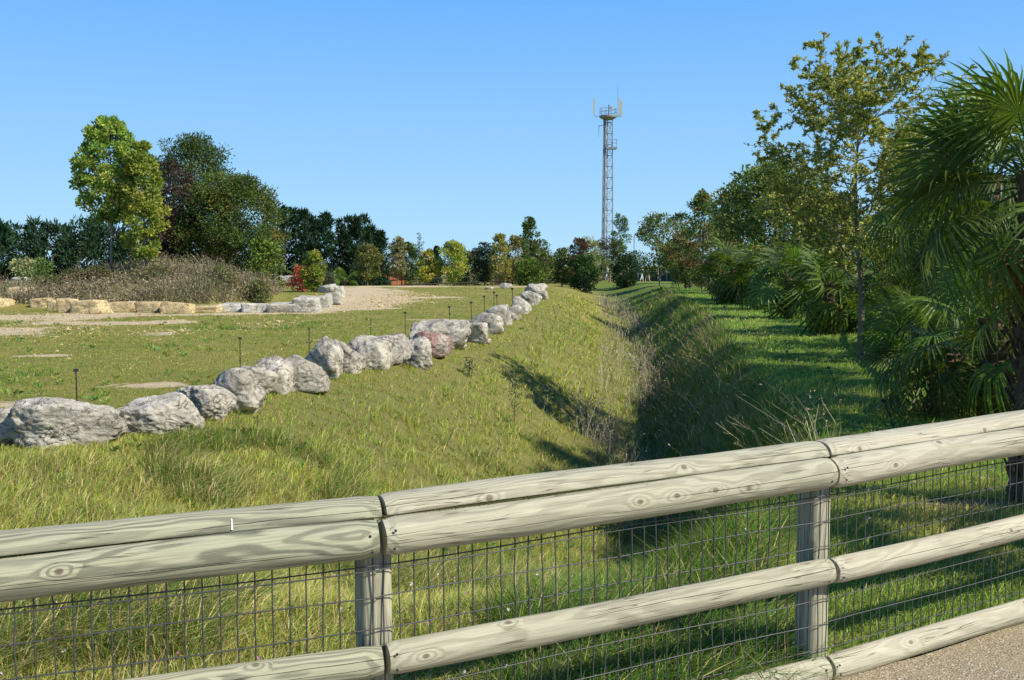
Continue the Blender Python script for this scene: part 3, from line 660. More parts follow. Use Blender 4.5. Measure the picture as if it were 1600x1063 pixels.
def fence_y(X): return np.interp(X, fx, fy) + np.where(X < fx[0], (X - fx[0]) * .3, 0) + np.where(X > fx[-1], (X - fx[-1]) * .6, 0)
r_ = np.random.default_rng(5)
NT = 62000; PER = 7
Yt = 2.4 * np.exp(r_.uniform(0, 1, NT) ** .92 * math.log(75 / 2.4)); Xt = Yt * r_.uniform(-.66, .66, NT)
n_near = 14000; Yn = r_.uniform(2.3, 9.5, n_near); Xn = r_.uniform(-6.3, 6.3, n_near); Yt = np.append(Yt, Yn); Xt = np.append(Xt, Xn)
xl, xb, xr, dd = ditch_lines(Yt)
lawn = Xt > xr - .1; rbank = (Xt > xb - .15) & ~lawn; lbank = (Xt > xl - .5) & (Xt <= xb - .15); mead = Xt <= xl - .5
mead |= (Yt > 66) & lbank
keep = (Yt > fence_y(Xt) + .0) & (bare(Xt, Yt) < r_.uniform(.12, .5, len(Xt)))
mound = (((Xt + 15.3) / 5.0) ** 2 + ((Yt - 43.8) / 5.2) ** 2 < 1); keep &= ~mound
keep &= ~(mead & (Yt > 30) & (r_.uniform(size=len(Xt)) < .35))
near_l = (Yt < 9) & (Xt < xb) ; lawn &= ~near_l
Xt, Yt, lawn, rbank, lbank, mead, near_l = [q[keep] for q in (Xt, Yt, lawn, rbank, lbank, mead, near_l)]
n1 = n2(Xt, Yt, .45, 31); n3 = n2(Xt, Yt, 1.6, 32); n4 = n2(Xt, Yt, .22, 33)
Ht = np.full(len(Xt), .1)
Ht[lawn] = .065 + .02 * n3[lawn]; Ht[rbank] = .19 + .07 * n3[rbank]; Ht[lbank] = .115 + .05 * n3[lbank]; Ht[mead] = .032 + .022 * np.clip(n3[mead], 0, 1)
Ht = np.where(lbank & (Xt < xl[keep] + .9) & (Yt > 8.3), Ht * .5, Ht)
tuft_dark = (n1 > .22) & (n3 > -.15) & lbank & (Yt < 13); Ht[tuft_dark] += .12
mt_ = mead & (n2(Xt, Yt, .7, 51) + .5 * n2(Xt, Yt, 2.0, 52) > .55) & (Yt < 34); Ht[mt_] = .075
NB = len(Xt) * PER
X = np.repeat(Xt, PER); Y = np.repeat(Yt, PER); tu = np.repeat(Ht, PER)
ang = r_.uniform(0, 2 * math.pi, NB); jr = r_.uniform(0, 1, NB) * np.where(np.repeat(lawn | mead, PER), .10, .055) * np.maximum(1, np.repeat(Yt, PER) / 14)
Xb_ = X + np.cos(ang) * jr; Yb_ = Y + np.sin(ang) * jr; Yb_ = np.maximum(Yb_, fence_y(Xb_) + .01)
hh = tu * r_.uniform(.55, 1.25, NB) * np.where(Y > 20, 1.15, 1)
wd = np.maximum(.0055, .00062 * Y) * r_.uniform(.7, 1.3, NB)
lean = r_.uniform(.15, 1.25, NB) ** 1.2; curl = r_.uniform(0, .9, NB)
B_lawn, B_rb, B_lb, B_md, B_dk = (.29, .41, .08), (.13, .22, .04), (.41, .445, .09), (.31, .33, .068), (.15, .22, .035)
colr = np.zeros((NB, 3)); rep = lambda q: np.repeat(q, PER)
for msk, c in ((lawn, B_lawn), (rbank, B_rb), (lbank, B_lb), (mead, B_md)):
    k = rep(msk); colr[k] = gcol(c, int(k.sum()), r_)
n5 = rep(n2(Xt, Yt, .33, 41) + .5 * n2(Xt, Yt, 1.1, 42)); k = rep(mead | (lawn & (np.abs(Xt - xr[keep]) < 1.3))); och = np.clip(n5[k], 0, 1)[:, None] * .8; colr[k] = colr[k] * (1 - och) + np.array([[.42, .34, .12]]) * och * colr[k].mean(1, keepdims=True) / .2
mixv = np.clip(.42 + 1.1 * rep(n4) + .5 * rep(n1), 0, 1)[:, None]; k = rep(lbank | mead)[:, None]
colr = np.where(k, colr * (1 - .55 * (1 - mixv)) + np.array([[.16, .28, .04]]) * .55 * (1 - mixv), colr)
k = rep(mt_); colr[k] = gcol((.15, .25, .045), int(k.sum()), r_)
k = rep(tuft_dark); colr[k] = gcol(B_dk, int(k.sum()), r_)
straw = r_.uniform(size=NB) < np.where(rep(lawn), .05, np.where(rep(rbank), .16, np.where(rep(mead), .12, np.where(rep(near_l), .42, .24))))
colr[straw] = gcol((.54, .44, .20), int(straw.sum()), r_, .35, .08)
brn = straw & (r_.uniform(size=NB) < .3); colr[brn] = gcol((.26, .19, .10), int(brn.sum()), r_, .3, .05)
Pb = np.stack([Xb_, Yb_, ground_z(Xb_, Yb_)], 1)
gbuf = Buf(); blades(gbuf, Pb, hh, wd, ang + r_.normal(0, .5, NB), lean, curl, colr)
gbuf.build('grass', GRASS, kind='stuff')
print('grass blades', NB)

# dry stems standing in the ditch and on its steep side
def stems(name, spots, hrange, base_col, seed, head=.3, lean_dir=(-.35, -.1), rad=.0028, sub=3):
    rr = np.random.default_rng(seed); b = Buf(); M = len(spots); h = rr.uniform(*hrange, M)
    P0 = np.stack([spots[:, 0], spots[:, 1], ground_z(spots[:, 0], spots[:, 1]) - .02], 1)
    ln = np.stack([lean_dir[0] + rr.normal(0, .28, M), lean_dir[1] + rr.normal(0, .28, M), np.ones(M)], 1)
    P1 = P0 + ln * h[:, None] * .55; bend = ln + np.stack([rr.normal(lean_dir[0], .3, M), rr.normal(0, .3, M), -rr.uniform(0, .5, M)], 1); P2 = P1 + bend * h[:, None] * .45
    rd = np.maximum(rad, spots[:, 1] * .00021); c = gcol(base_col, M, rr, .25, .05)
    segs(b, P0, P1, rd, rd * .8, c); segs(b, P1, P2, rd * .8, rd * .45, c)
    for q in range(sub):
        t = rr.uniform(.3, 1, (M, 1)); Q0 = P1 + (P2 - P1) * t; dv = randdir(M, rr) * .5 + bend * .5; Q1 = Q0 + dv * h[:, None] * .16
        segs(b, Q0, Q1, rd * .5, rd * .35, c)
        k = rr.uniform(size=M) < head; leaves(b, Q1[k], .03 + spots[k, 1] * .0009, dv[k], gcol(base_col, int(k.sum()), rr, .3, .05), .5, rr)
    return b.build(name, TWIG, kind='stuff')
def ditch_spots(M, seed, lo, hi, y0, y1):                 # lo..hi: 0 at the bottom line, 1 at the lawn edge, negative on the left bank
    rr = np.random.default_rng(seed); Y = y0 * np.exp(rr.uniform(0, 1, M) * math.log(y1 / y0)); xl, xb, xr, _ = ditch_lines(Y); t = rr.uniform(lo, hi, M)
    t2 = n2(Y * 3, Y * 0 + seed, 1.0, seed); X = np.where(t > 0, xb + t * (xr - xb), xb + t * (xb - xl)); nn_ = n2(X, Y, .7, seed + 2); k = nn_ > -.25
    return np.stack([X[k], Y[k]], 1)
stems('dry_grass', np.concatenate([ditch_spots(230, 71, -.05, .9, 8.5, 17), ditch_spots(800, 73, .0, .9, 17, 62)]), (.2, .5), (.25, .21, .12), 72, .25)
stems('dry_reeds', np.concatenate([np.stack([rng.normal(1.75, .3, 260), rng.normal(18.5, 1.6, 260)], 1), ditch_spots(1100, 75, -.35, .2, 24, 75)]), (.3, .8), (.40, .35, .23), 76, .5, (0, 0))
stems('bent_stalks', ditch_spots(110, 79, .1, .95, 10, 30), (.35, .75), (.36, .31, .18), 80, .4, (-.5, .05), .0028, 2)
stems('ditch_weeds', ditch_spots(420, 81, -.9, .1, 9, 55), (.25, .6), (.16, .15, .06), 82, .8, (0, 0))
xy = np.stack([rng.normal(2.62, .14, 14), rng.normal(8.3, .2, 14)], 1)
tz = stems('seed_stalks', xy, (.45, .75), (.42, .36, .24), 90, 0, (-.25, .1), .0035, 0); del tz['kind']
tag(tz, 'clump of dry brown seed-head stalks behind the fence at the ditch edge', 'dry plant')
bh = Buf()
for (x, y) in xy:
    for q in range(2): leaves(bh, np.array([[x + random.gauss(-.16, .1), y + random.gauss(.05, .1), gz(x, y) + random.uniform(.3, .62)]] * 6) + rng.normal(0, .005, (6, 3)), .014, None, gcol((.34, .27, .16), 6, rng), .9)
hd = bh.build('seed_heads', TWIG, tz)
# tall weeds on the left bank
for q, (px, py, h, lab) in enumerate([(803, 660, .95, 'tall lone dark weed stalk standing on the sunlit bank'), (733, 640, .35, 'small grey weed on the edge of the long shadow on the bank')]):
    x, y = gp(px, py, -.9); M = 9; rr = np.random.default_rng(q + 200); z0 = gz(x, y); b = Buf()
    tube(b, [(x, y, z0 - .05), (x + .02, y, z0 + h * .5), (x + .01, y, z0 + h)], [.009, .007, .004], 5, np.array((.17, .15, .08)))
    P = np.stack([rr.normal(x, .05, 130), rr.normal(y, .05, 130), z0 + rr.uniform(.1, 1, 130) * h], 1); leaves(b, P, .06, None, gcol((.16, .17, .07), 130, rr), .4, rr)
    b.v = [v - np.array((x, y, z0), np.float32) for v in b.v]; b.build('weed', TWIG, loc=(x, y, z0), label=lab, cat='weed')
# broad-leaved weeds on the meadow and bank, fallen leaves on the lawn
rr = np.random.default_rng(411); wb2 = Buf(); M = 520; Y = 8.5 * np.exp(rr.uniform(0, 1, M) * math.log(34 / 8.5)); X = rr.uniform(-.6, .12, M) * Y
k = (n2(X, Y, .5, 63) > -.1) & (bare(X, Y) < .5) & (X < np.interp(Y, DY, DXB) - .6); X, Y = X[k], Y[k]; M = len(X); zz_ = ground_z(X, Y); PL = 10
Q = np.repeat(np.stack([X, Y, zz_ + .01], 1), PL, 0); a_ = rr.uniform(0, 6.28, M * PL); D_ = np.stack([np.cos(a_), np.sin(a_), rr.uniform(.25, 1.1, M * PL)], 1)
leaves(wb2, Q + D_ * rr.uniform(0, .05, (M * PL, 1)), np.repeat(rr.uniform(.035, .075, M), PL), D_, np.repeat(gcol((.20, .29, .07), M, rr, .3, .2), PL, 0), .45, rr)
wb2.build('weeds', GRASS, kind='stuff')
fl2 = Buf(); M = 420; Y = rr.uniform(4, 26, M); X = np.interp(Y, DY, DXR) + rr.uniform(-.2, 3.6, M); k = Y > fence_y(X) + .15; X, Y = X[k], Y[k]
leaves(fl2, np.stack([X, Y, ground_z(X, Y) + .065], 1), rr.uniform(.03, .06, len(X)), np.stack([rr.normal(size=len(X)), rr.normal(size=len(X)), rr.normal(0, .25, len(X))], 1), gcol((.40, .29, .13), len(X), rr, .35, .1), .7, rr)
fl2.build('fallen_leaves', TWIG, kind='stuff')
# small pale flowers in the long grass by the fence
fb = Buf(); M = 46; X = np.concatenate([rng.uniform(-2.6, .6, 36), rng.uniform(.6, 2.5, 10)]); Y = fence_y(X) + rng.uniform(.3, 2.2, M)
P = np.stack([X, Y, ground_z(X, Y) + rng.uniform(.12, .22, M)], 1)
leaves(fb, np.repeat(P, 6, 0), .011, None, np.repeat(np.where(rng.uniform(size=(M, 1)) < .8, np.array([[.7, .68, .6]]), np.array([[.55, .25, .35]])), 6, 0), .9)
fb.build('wildflowers', TWIG, kind='stuff')

# ------------------------------------------------------------------ bramble scrub on the mound
rr = np.random.default_rng(301); sb = Buf()
M = 15000; X = rr.uniform(-27, -8.6, M); Y = rr.uniform(38.4, 50, M)
inm = (((X + 15.3) / 5.1) ** 2 + ((Y - 43.8) / 6.0) ** 2 < .93) | (((X + 20.5) / 6.5) ** 2 + ((Y - 42.5) / 5.5) ** 2 < .85)
X, Y = X[inm], Y[inm]; M = len(X); lump = .5 + .5 * n2(X, Y, .8, 55); H = (.12 + .85 * np.clip(lump + .5 * n2(X, Y, .35, 58), 0, 1) ** 1.5) * rr.uniform(.5, 1.15, M)
P0 = np.stack([X, Y, ground_z(X, Y)], 1); P1 = P0 + np.stack([rr.normal(0, .22, M), rr.normal(0, .22, M), H], 1)
ctw = gcol((.23, .185, .12), M, rr, .3, .06); segs(sb, P0, P1, .014, .006, ctw)
P2 = P1 + rr.normal(0, .2, (M, 3)); segs(sb, P1 - (P1 - P0) * .35, P2, .008, .005, ctw)
gr = np.clip(n2(X, Y, .5, 61) * 2.4 + .5 + rr.normal(0, .35, M), 0, 1)[:, None]; lc = gcol((.30, .25, .16), M, rr, .3, .08) * (1 - gr) + gcol((.19, .23, .07), M, rr, .3, .1) * gr
for q in range(3): leaves(sb, P0 + (P1 - P0) * rr.uniform(.35, 1.05, (M, 1)) + rr.normal(0, .12, (M, 3)), rr.uniform(.05, .12, M), None, lc, .55, rr)
sb.build('undergrowth', TWIG, kind='stuff')

# ------------------------------------------------------------------ trees
def env(shape, t):
    if shape == 'round': return np.sqrt(np.clip(1 - (2 * t - .95) ** 2 / 1.05, 0, 1))
    if shape == 'cone': return np.clip(1.02 - t, 0, 1) ** .75 * (.55 + .45 * sstep(0, .12, t))
    if shape == 'column': return np.clip(np.sin(math.pi * np.clip(t * .86 + .12, 0, 1)), 0, 1) ** .55
    if shape == 'egg': return np.clip(np.sin(math.pi * np.clip(t, 0, 1) ** .75), 0, 1) ** .6
    return np.sqrt(np.clip(1 - (2 * t - 1) ** 2, 0, 1))
def tree(x, y, H, W, shape, cols, label, cat='tree', name='tree', seed=1, trunk=.22, leaf=.16, nl=4000, clumps=46, cr=.20, group=None, mat=None, bark=None, tr=None, asp=.6, lean=0, stretch=1, base=None, upright=0, z=None):
    r = np.random.default_rng(seed); mat = mat or LEAF; bark = bark or BARK; z0 = gz(x, y) if z is None else z
    t = empty(name, (x, y, z0), 0, label=label, cat=cat, group=group)
    hc0 = H * trunk; Hc = H - hc0; tr = tr or max(.04, W * .022)
    u = r.uniform(.02, .97, clumps); az = r.uniform(0, 2 * math.pi, clumps); rad = env(shape, u) * W / 2 * np.clip(1 - cr, .3, 1) * r.uniform(.25, 1, clumps) ** .45 * (1 + .16 * np.sin(az * 3 + seed) + .10 * np.sin(az * 5 + u * 9))
    C = np.stack([rad * np.cos(az) + lean * u * H, rad * np.sin(az), hc0 + u * Hc * .97], 1)
    K = 8; tz_ = np.linspace(0, 1, K); tp = np.stack([lean * tz_ * H * .6 + .03 * H * .3 * np.sin(tz_ * 5 + seed), .02 * H * np.sin(tz_ * 4 + seed * 2) * .5, tz_ * H * .86 - .1 * (tz_ == 0)], 1)
    tb = Buf(); tube(tb, tp, tr * (1 - tz_ * .82), 7)
    nb = min(clumps, 26)
    for k in range(nb):
        c = C[k]; ht = np.clip(c[2] - np.hypot(c[0], c[1]) * .9 - .1 * H, hc0 * .75, H * .8); f = ht / (H * .86); p0 = np.array([np.interp(f, tz_, tp[:, q]) for q in range(3)])
        mid_ = (p0 + c) / 2 + np.array([0, 0, -.04 * H]); tube(tb, [p0, mid_, c], [tr * .42 * (1 - f * .6), tr * .25 * (1 - f * .5), tr * .08], 4, cap=False)
    tb.build('trunk', bark, t, smooth=True)
    wts = r.uniform(.5, 1.4, clumps); cnt = np.maximum(4, (nl * wts / wts.sum()).astype(int)); idx = np.repeat(np.arange(clumps), cnt); n = len(idx)
    rc = W * cr * r.uniform(.65, 1.3, clumps) * np.clip(.45 + env(shape, u), .35, 1)
    dv = randdir(n, r); q = r.uniform(0, 1, n) ** .42
    P = C[idx] + dv * (rc[idx] * q)[:, None] * np.array([[1, 1, .72 * stretch]])
    cols = np.array(cols, float) * (1.4 if mat is LEAF else 1.25); pick = r.integers(0, len(cols), clumps); ci = np.where(r.uniform(size=n) < .65, pick[idx], r.integers(0, len(cols), n))
    cc = cols[ci]; cc = np.clip(cc * (1 + .2 * r.normal(size=(n, 1))), .004, .9)
    D = dv + np.array([[0, 0, upright]]) + .6 * randdir(n, r)
    lb = Buf(); leaves(lb, P, leaf * r.uniform(.6, 1.25, n), D, cc, asp, r)
    lb.build('crown', mat, t)
    return t
YG = [(.17, .25, .04), (.24, .29, .05), (.10, .17, .03), (.27, .28, .07), (.13, .20, .035)]
GRN = [(.055, .105, .02), (.085, .14, .026), (.04, .08, .018), (.12, .155, .03)]
DRK = [(.018, .045, .018), (.028, .062, .024), (.012, .032, .014)]
OLV = [(.12, .14, .04), (.09, .12, .03), (.16, .16, .06), (.07, .10, .028)]
YEL = [(.34, .31, .05), (.24, .26, .05), (.16, .20, .04), (.40, .33, .07)]
RED = [(.22, .075, .035), (.14, .06, .03), (.12, .10, .03), (.30, .12, .04)]
PUR = [(.065, .042, .032), (.045, .03, .024), (.085, .055, .038), (.04, .05, .025)]
PALE = [(.24, .24, .12), (.19, .21, .10), (.28, .25, .13), (.15, .18, .08)]
# on the mound
tree(xat(178, 43), 43, hat(181, 43) - gz(xat(178, 43), 43), 3.0, 'egg', YG, 'bright yellow-green young tree with a pale bare trunk on the mound', seed=5, trunk=.34, leaf=.15, nl=19000, clumps=230, cr=.085, upright=.5, bark=BARK_PALE, name='plane_tree', tr=.07)
tree(xat(226, 42), 42, hat(218, 42) - gz(xat(226, 42), 42), 1.85, 'column', YG + [(.30, .32, .05)], 'yellow-green tree with low branches, overlapping the taller yellow-green one', seed=6, trunk=.10, leaf=.15, nl=9000, clumps=90, cr=.14, upright=.4, bark=BARK_PALE, name='plane_tree', tr=.07)
tree(xat(276, 47), 47, hat(248, 47) - gz(xat(276, 47), 47), 2.5, 'round', PUR, 'dark purple-brown leaved tree between the yellow-green pair and the big green one', seed=8, trunk=.15, leaf=.14, nl=9000, clumps=80, cr=.15, name='plum_tree')
tree(xat(300, 50), 50, hat(208, 50) - gz(xat(300, 50), 50), 5.2, 'round', [(.045, .085, .02), (.065, .11, .024), (.03, .06, .016), (.09, .12, .03)], 'spreading dark green tree rising behind the purple-brown one', seed=9, trunk=.08, leaf=.14, nl=36000, clumps=190, cr=.12, name='locust_tree', asp=.45)
tree(xat(372, 47), 47, hat(272, 47) - gz(xat(372, 47), 47), 4.9, 'round', [(.045, .085, .018), (.06, .11, .02), (.03, .06, .014), (.10, .12, .025), (.13, .11, .025)], 'big bushy green tree whose drooping foliage reaches the end of the mound', seed=10, trunk=.02, leaf=.13, nl=44000, clumps=240, cr=.12, name='locust_tree', asp=.45)
tree(xat(412, 45), 45, hat(375, 45) - gz(xat(412, 45), 45), 1.9, 'egg', YG[:3] + GRN, 'low yellowish-green sapling at the tip of the mound under the bushy green tree', seed=13, trunk=.02, leaf=.15, nl=2200, clumps=26, cr=.2)
tree(xat(38, 60), 60, hat(395, 60), 1.7, 'egg', PALE + [(.13, .2, .06)], 'small pale green sapling in front of the dark hedge, left of the mound', seed=14, trunk=.05, leaf=.18, nl=900, clumps=18, cr=.2)
tree(xat(72, 58), 58, hat(405, 58), 1.6, 'round', GRN, 'low green bush beside the pale green sapling', 'bush', 'bush', seed=15, trunk=.02, leaf=.15, nl=900, clumps=18, cr=.22)
for q, (px, pt, wpx, lab) in enumerate([(78, 432, 46, 'low olive shrub at the outer foot of the mound'), (118, 424, 50, 'olive bramble bush on the left flank of the mound'), (158, 420, 46, 'dark green bramble bush left of the pale tree trunk'), (236, 436, 60, 'wide low green bramble bush below the yellow-green pair'), (345, 418, 56, 'green bramble bush under the big bushy tree'), (402, 440, 50, 'green shrub at the right foot of the mound')]):
    xx = xat(px, 41.5); zz0 = gz(xx, 41.5)
    tree(xx, 41.5, max(.5, hat(pt, 41.5) - zz0), wpx * 41.5 / F, 'round', [(.09, .10, .035), (.13, .12, .05), (.06, .085, .025), (.16, .13, .07)], lab, 'bush', 'bramble_bush', seed=450 + q, trunk=.02, leaf=.09, nl=2600, clumps=40, cr=.2)
# conifers
cl = 0
for q, (px, py) in enumerate([(-30, 338), (8, 338), (32, 343), (58, 334), (84, 340), (108, 345), (128, 333), (150, 330), (172, 345), (196, 352), (224, 350)]):
    yy_ = 96 + (q % 3) * 3; x = xat(px, yy_)
    names = ['outermost', 'second', 'third', 'fourth', 'fifth', 'sixth', 'seventh', 'eighth', 'ninth', 'tenth', 'eleventh']
    tree(x, yy_, hat(py + 6, yy_) + 1.0, 4.0, 'cone' if q % 2 else 'column', DRK, f'{names[q]} tall dark conifer from the left photo edge, in the hedge behind the mound', 'conifer', 'conifer', seed=40 + q, trunk=.02, leaf=.62, nl=1500, clumps=60, cr=.17, asp=.28, upright=.9, mat=CONIFER, group='conifers in the hedge left of the mound', z=-1.1)
for q, (px, py) in enumerate([(424, 312), (443, 323), (461, 315), (477, 326), (487, 333), (498, 338), (512, 329), (532, 338), (546, 335), (558, 331), (570, 333), (581, 350), (596, 360)]):
    yy_ = 98 + (q % 3) * 2.5; x = xat(px, yy_)
    tree(x, yy_, hat(py, yy_) + 1.1, 2.9 if q < 11 else 2.4, 'cone', DRK, f'dark blue-green conifer number {q + 1} counting rightward from the bushy green tree', 'conifer', 'conifer', seed=60 + q, trunk=.02, leaf=.55, nl=1700, clumps=64, cr=.15, asp=.26, upright=.8, mat=CONIFER, group='tall conifers right of the mound', z=-1.1)
# small trees along the far fence
row = [
 (491, 390, 441, 30, 62, 'egg', YEL[:3] + YG, 'slim bright yellow-green tree in front of the conifers beside the red bush', .05),
 (575, 382, 436, 44, 84, 'round', OLV + [(.2, .17, .05)], 'olive-brown round tree in front of the orange hut', .18),
 (622, 370, 440, 24, 88, 'column', PALE, 'narrow pale straw-green tree just beyond the orange hut', .25),
 (640, 378, 440, 36, 104, 'round', DRK + GRN, 'dark rounded tree behind the pale straw-green one', .2),
 (656, 362, 440, 22, 106, 'cone', [(.06, .09, .06), (.04, .07, .05)], 'thin see-through conifer with a spindly top', .1),
 (668, 388, 438, 28, 90, 'egg', YEL, 'bright yellow small tree beside the spindly conifer', .2),
 (682, 382, 440, 24, 106, 'cone', DRK, 'small dark conifer behind the gap between two yellow trees', .1),
 (706, 376, 438, 46, 90, 'egg', YEL + YG, 'wide yellow-green tree, broadest of the yellow ones by the far fence', .15),
 (722, 383, 440, 22, 108, 'cone', DRK, 'little dark conifer tip behind the wide yellow-green tree', .1),
 (735, 392, 440, 26, 108, 'round', PALE + OLV, 'greyish olive tree between the wide yellow one and the dark blue-green one', .1),
 (757, 379, 437, 38, 96, 'round', [(.035, .065, .035), (.05, .085, .04), (.03, .05, .03)], 'dark blue-green tree with an open crown beyond the far fence', .2),
 (781, 364, 440, 34, 94, 'egg', [(.22, .21, .05), (.16, .18, .05), (.27, .23, .06)], 'golden-green feathery tree next to the dark blue-green one', .12),
 (806, 367, 440, 32, 96, 'column', [(.16, .15, .05), (.11, .12, .035), (.18, .13, .06)], 'brown-tinged tree with a flat top, left of the knobbly tall one', .1),
 (827, 337, 443, 26, 88, 'column', [(.06, .11, .025), (.09, .13, .035), (.05, .09, .022)], 'knobbly tall narrow green tree, highest of the small trees by the far fence', .05),
 (840, 372, 443, 52, 91, 'egg', OLV + GRN, 'bushy green tree spreading behind the knobbly tall one', .05),
 (828, 405, 444, 44, 86, 'round', GRN, 'dense green bush at the foot of the knobbly tall tree', .02),
 (878, 388, 440, 34, 96, 'round', GRN + OLV, 'medium green tree left of the tree with red-brown top', .12),
 (905, 371, 440, 30, 94, 'round', [(.10, .045, .035), (.08, .04, .03), (.05, .08, .025)], 'tree with a dark red-brown crown near the tower', .2),
 (922, 362, 440, 30, 100, 'egg', PALE, 'pale feathery tree between the red-brown crown and the tower', .12),
 (913, 398, 441, 40, 86, 'round', [(.03, .07, .02), (.045, .09, .025)], 'dense dark green bush below the red-brown tree', .02),
 (948, 370, 440, 42, 122, 'round', [(.14, .13, .04), (.10, .11, .03), (.16, .12, .05)], 'brown and olive tree straight in front of the tower foot', .1),
 (968, 331, 440, 28, 121, 'column', [(.07, .12, .03), (.10, .14, .04)], 'tall narrow green tree standing beside the tower', .05),
 (976, 398, 440, 44, 92, 'round', [(.03, .06, .02), (.02, .045, .018)], 'very dark green bush between the walking people', .02),
 (1030, 334, 438, 74, 82, 'round', OLV + GRN, 'broad olive-green tree above the grey netting fence', .18),
 (1062, 330, 438, 52, 92, 'round', GRN + DRK, 'dark green tree behind the broad olive one', .1),
 (1098, 294, 440, 62, 62, 'egg', GRN[:2] + RED[1:3] + OLV[:2], 'tall tree with green top and reddish lower leaves, left of the large dense tree', .08),
 (1150, 300, 440, 92, 58, 'round', OLV + GRN + [(.16, .10, .03)], 'full green tree with a touch of orange, left of the large dense tree', .05),
 (1078, 345, 440, 58, 72, 'round', OLV + [(.17, .09, .03)], 'rounded olive and orange-brown tree between the broad olive one and the tall reddish one', .05),
 (1120, 330, 440, 60, 66, 'round', RED + OLV, 'rusty brown tree under the large dense tree', .05),
]
for q, (px, pt, pb_, wpx, yy_, shp, cols, lab, tk) in enumerate(row):
    x = xat(px, yy_); z0 = gz(x, yy_); H = hat(pt, yy_) - z0; Wm = wpx * yy_ / F * 1.12
    tree(x, yy_, H, Wm, shp, cols, lab, 'bush' if 'bush' in lab and 'bushy' not in lab else 'tree', 'bush' if 'bush' in lab and 'bushy' not in lab else ('conifer' if 'conifer' in lab and shp == 'cone' else 'tree'),
         seed=300 + q * 7, trunk=tk, leaf=.20 if yy_ > 70 else .17, nl=int(2600 + 42 * wpx) if 'see-through' not in lab else 350, clumps=60, cr=.15, bark=BARK_PALE if 'pale' in lab or 'yellow' in lab else BARK, upright=.3)
def bushy(px, pt, wpx, yy_, cols, lab, seed, name='bush', cat='bush', nl=1500, leaf=.16, shp='round'):
    x = xat(px, yy_); z0 = gz(x, yy_); return tree(x, yy_, hat(pt, yy_) - z0, wpx * yy_ / F, shp, cols, lab, cat, name, seed=seed, trunk=.02, leaf=leaf, nl=nl, clumps=30, cr=.2)
bushy(472, 418, 40, 64, [(.27, .035, .03), (.2, .03, .028), (.33, .07, .055)], 'vivid red bush behind the white rocks', 501)
bushy(1113, 402, 34, 60, [(.30, .06, .03), (.22, .05, .03), (.16, .08, .04)], 'red-leaved shrub beside the first palm of the far end', 502)
bushy(511, 425, 24, 68, [(.09, .09, .06), (.07, .08, .04)], 'small greyish shrub right of the yellow-green tree', 503)
bushy(1302, 382, 60, 34, PALE + [(.36, .34, .18)], 'pale cream-green shrub glowing behind the palms', 504, nl=2600, leaf=.12)
for q, (px, pt, wpx) in enumerate([(598, 405, 40), (634, 402, 46), (672, 408, 40), (716, 404, 50), (748, 402, 40), (790, 400, 50), (846, 402, 46), (872, 405, 40), (902, 400, 44), (934, 398, 48), (992, 396, 44), (1040, 392, 60)]):
    nm = ['first', 'second', 'third', 'fourth', 'fifth', 'sixth', 'seventh', 'eighth', 'ninth', 'tenth', 'eleventh', 'twelfth'][q]
    bushy(px, pt, wpx * 1.2, 114 + q % 3 * 3, [GRN, OLV, DRK + GRN, PALE + OLV][q % 4], f'{nm} low background tree of the far tree line, counting from the orange hut', 520 + q, 'low_tree', 'tree', nl=2200, leaf=.24)
# the large trees on the far side of the lawn
tree(xat(1208, 46), 46, hat(250, 46), 5.7, 'round', [(.075, .12, .028), (.11, .15, .033), (.18, .18, .045), (.055, .09, .024)], 'large dense dark green tree behind the row of palms', seed=601, trunk=.12, leaf=.17, nl=22000, clumps=150, cr=.12, name='walnut_tree')
tree(xat(1290, 40), 40, hat(300, 40), 3.4, 'round', [(.07, .10, .025), (.12, .13, .035)], 'looser green tree between the large dense tree and the slender one', seed=602, trunk=.1, leaf=.13, nl=9000, clumps=70, cr=.17)
tree(xat(1436, 19), 19, hat(165, 19), 1.9, 'column', [(.26, .27, .05), (.20, .23, .04), (.15, .19, .035)], 'yellowish tree right behind the slender tree, partly hidden by palm leaves', seed=603, trunk=.1, leaf=.085, nl=9000, clumps=70, cr=.16, asp=.45)
for q, (px, pt, wpx, yy_, lab) in enumerate([(1370, 330, 110, 38, 'shady green tree behind the slender tree trunk'), (1450, 300, 130, 37, 'dark green tree glimpsed through the hanging palm leaves'), (1545, 270, 140, 38, 'dark green tree behind the big palm trunk'), (1640, 200, 150, 42, 'tall dark tree at the edge of the photo behind the big palm')]):
    tree(xat(px, yy_), yy_, hat(pt, yy_), wpx * yy_ / F, 'round', GRN[:3], lab, seed=620 + q, trunk=.08, leaf=.13, nl=9500, clumps=90, cr=.15)
for q, (px, pt, wpx, yy_, lab) in enumerate([(1345, 425, 80, 24, 'low leafy shrub behind the slender tree'), (1300, 440, 70, 26, 'dark shrub between two palms at the lawn edge'), (1540, 430, 120, 17, 'dark green shrub in the shade behind the big palm'), (1455, 455, 60, 19, 'green shrub beside the grey rail fence')]):
    bushy(px, pt, wpx, yy_, GRN[:3] + [(.10, .12, .03)], lab, 640 + q, nl=2600, leaf=.10)

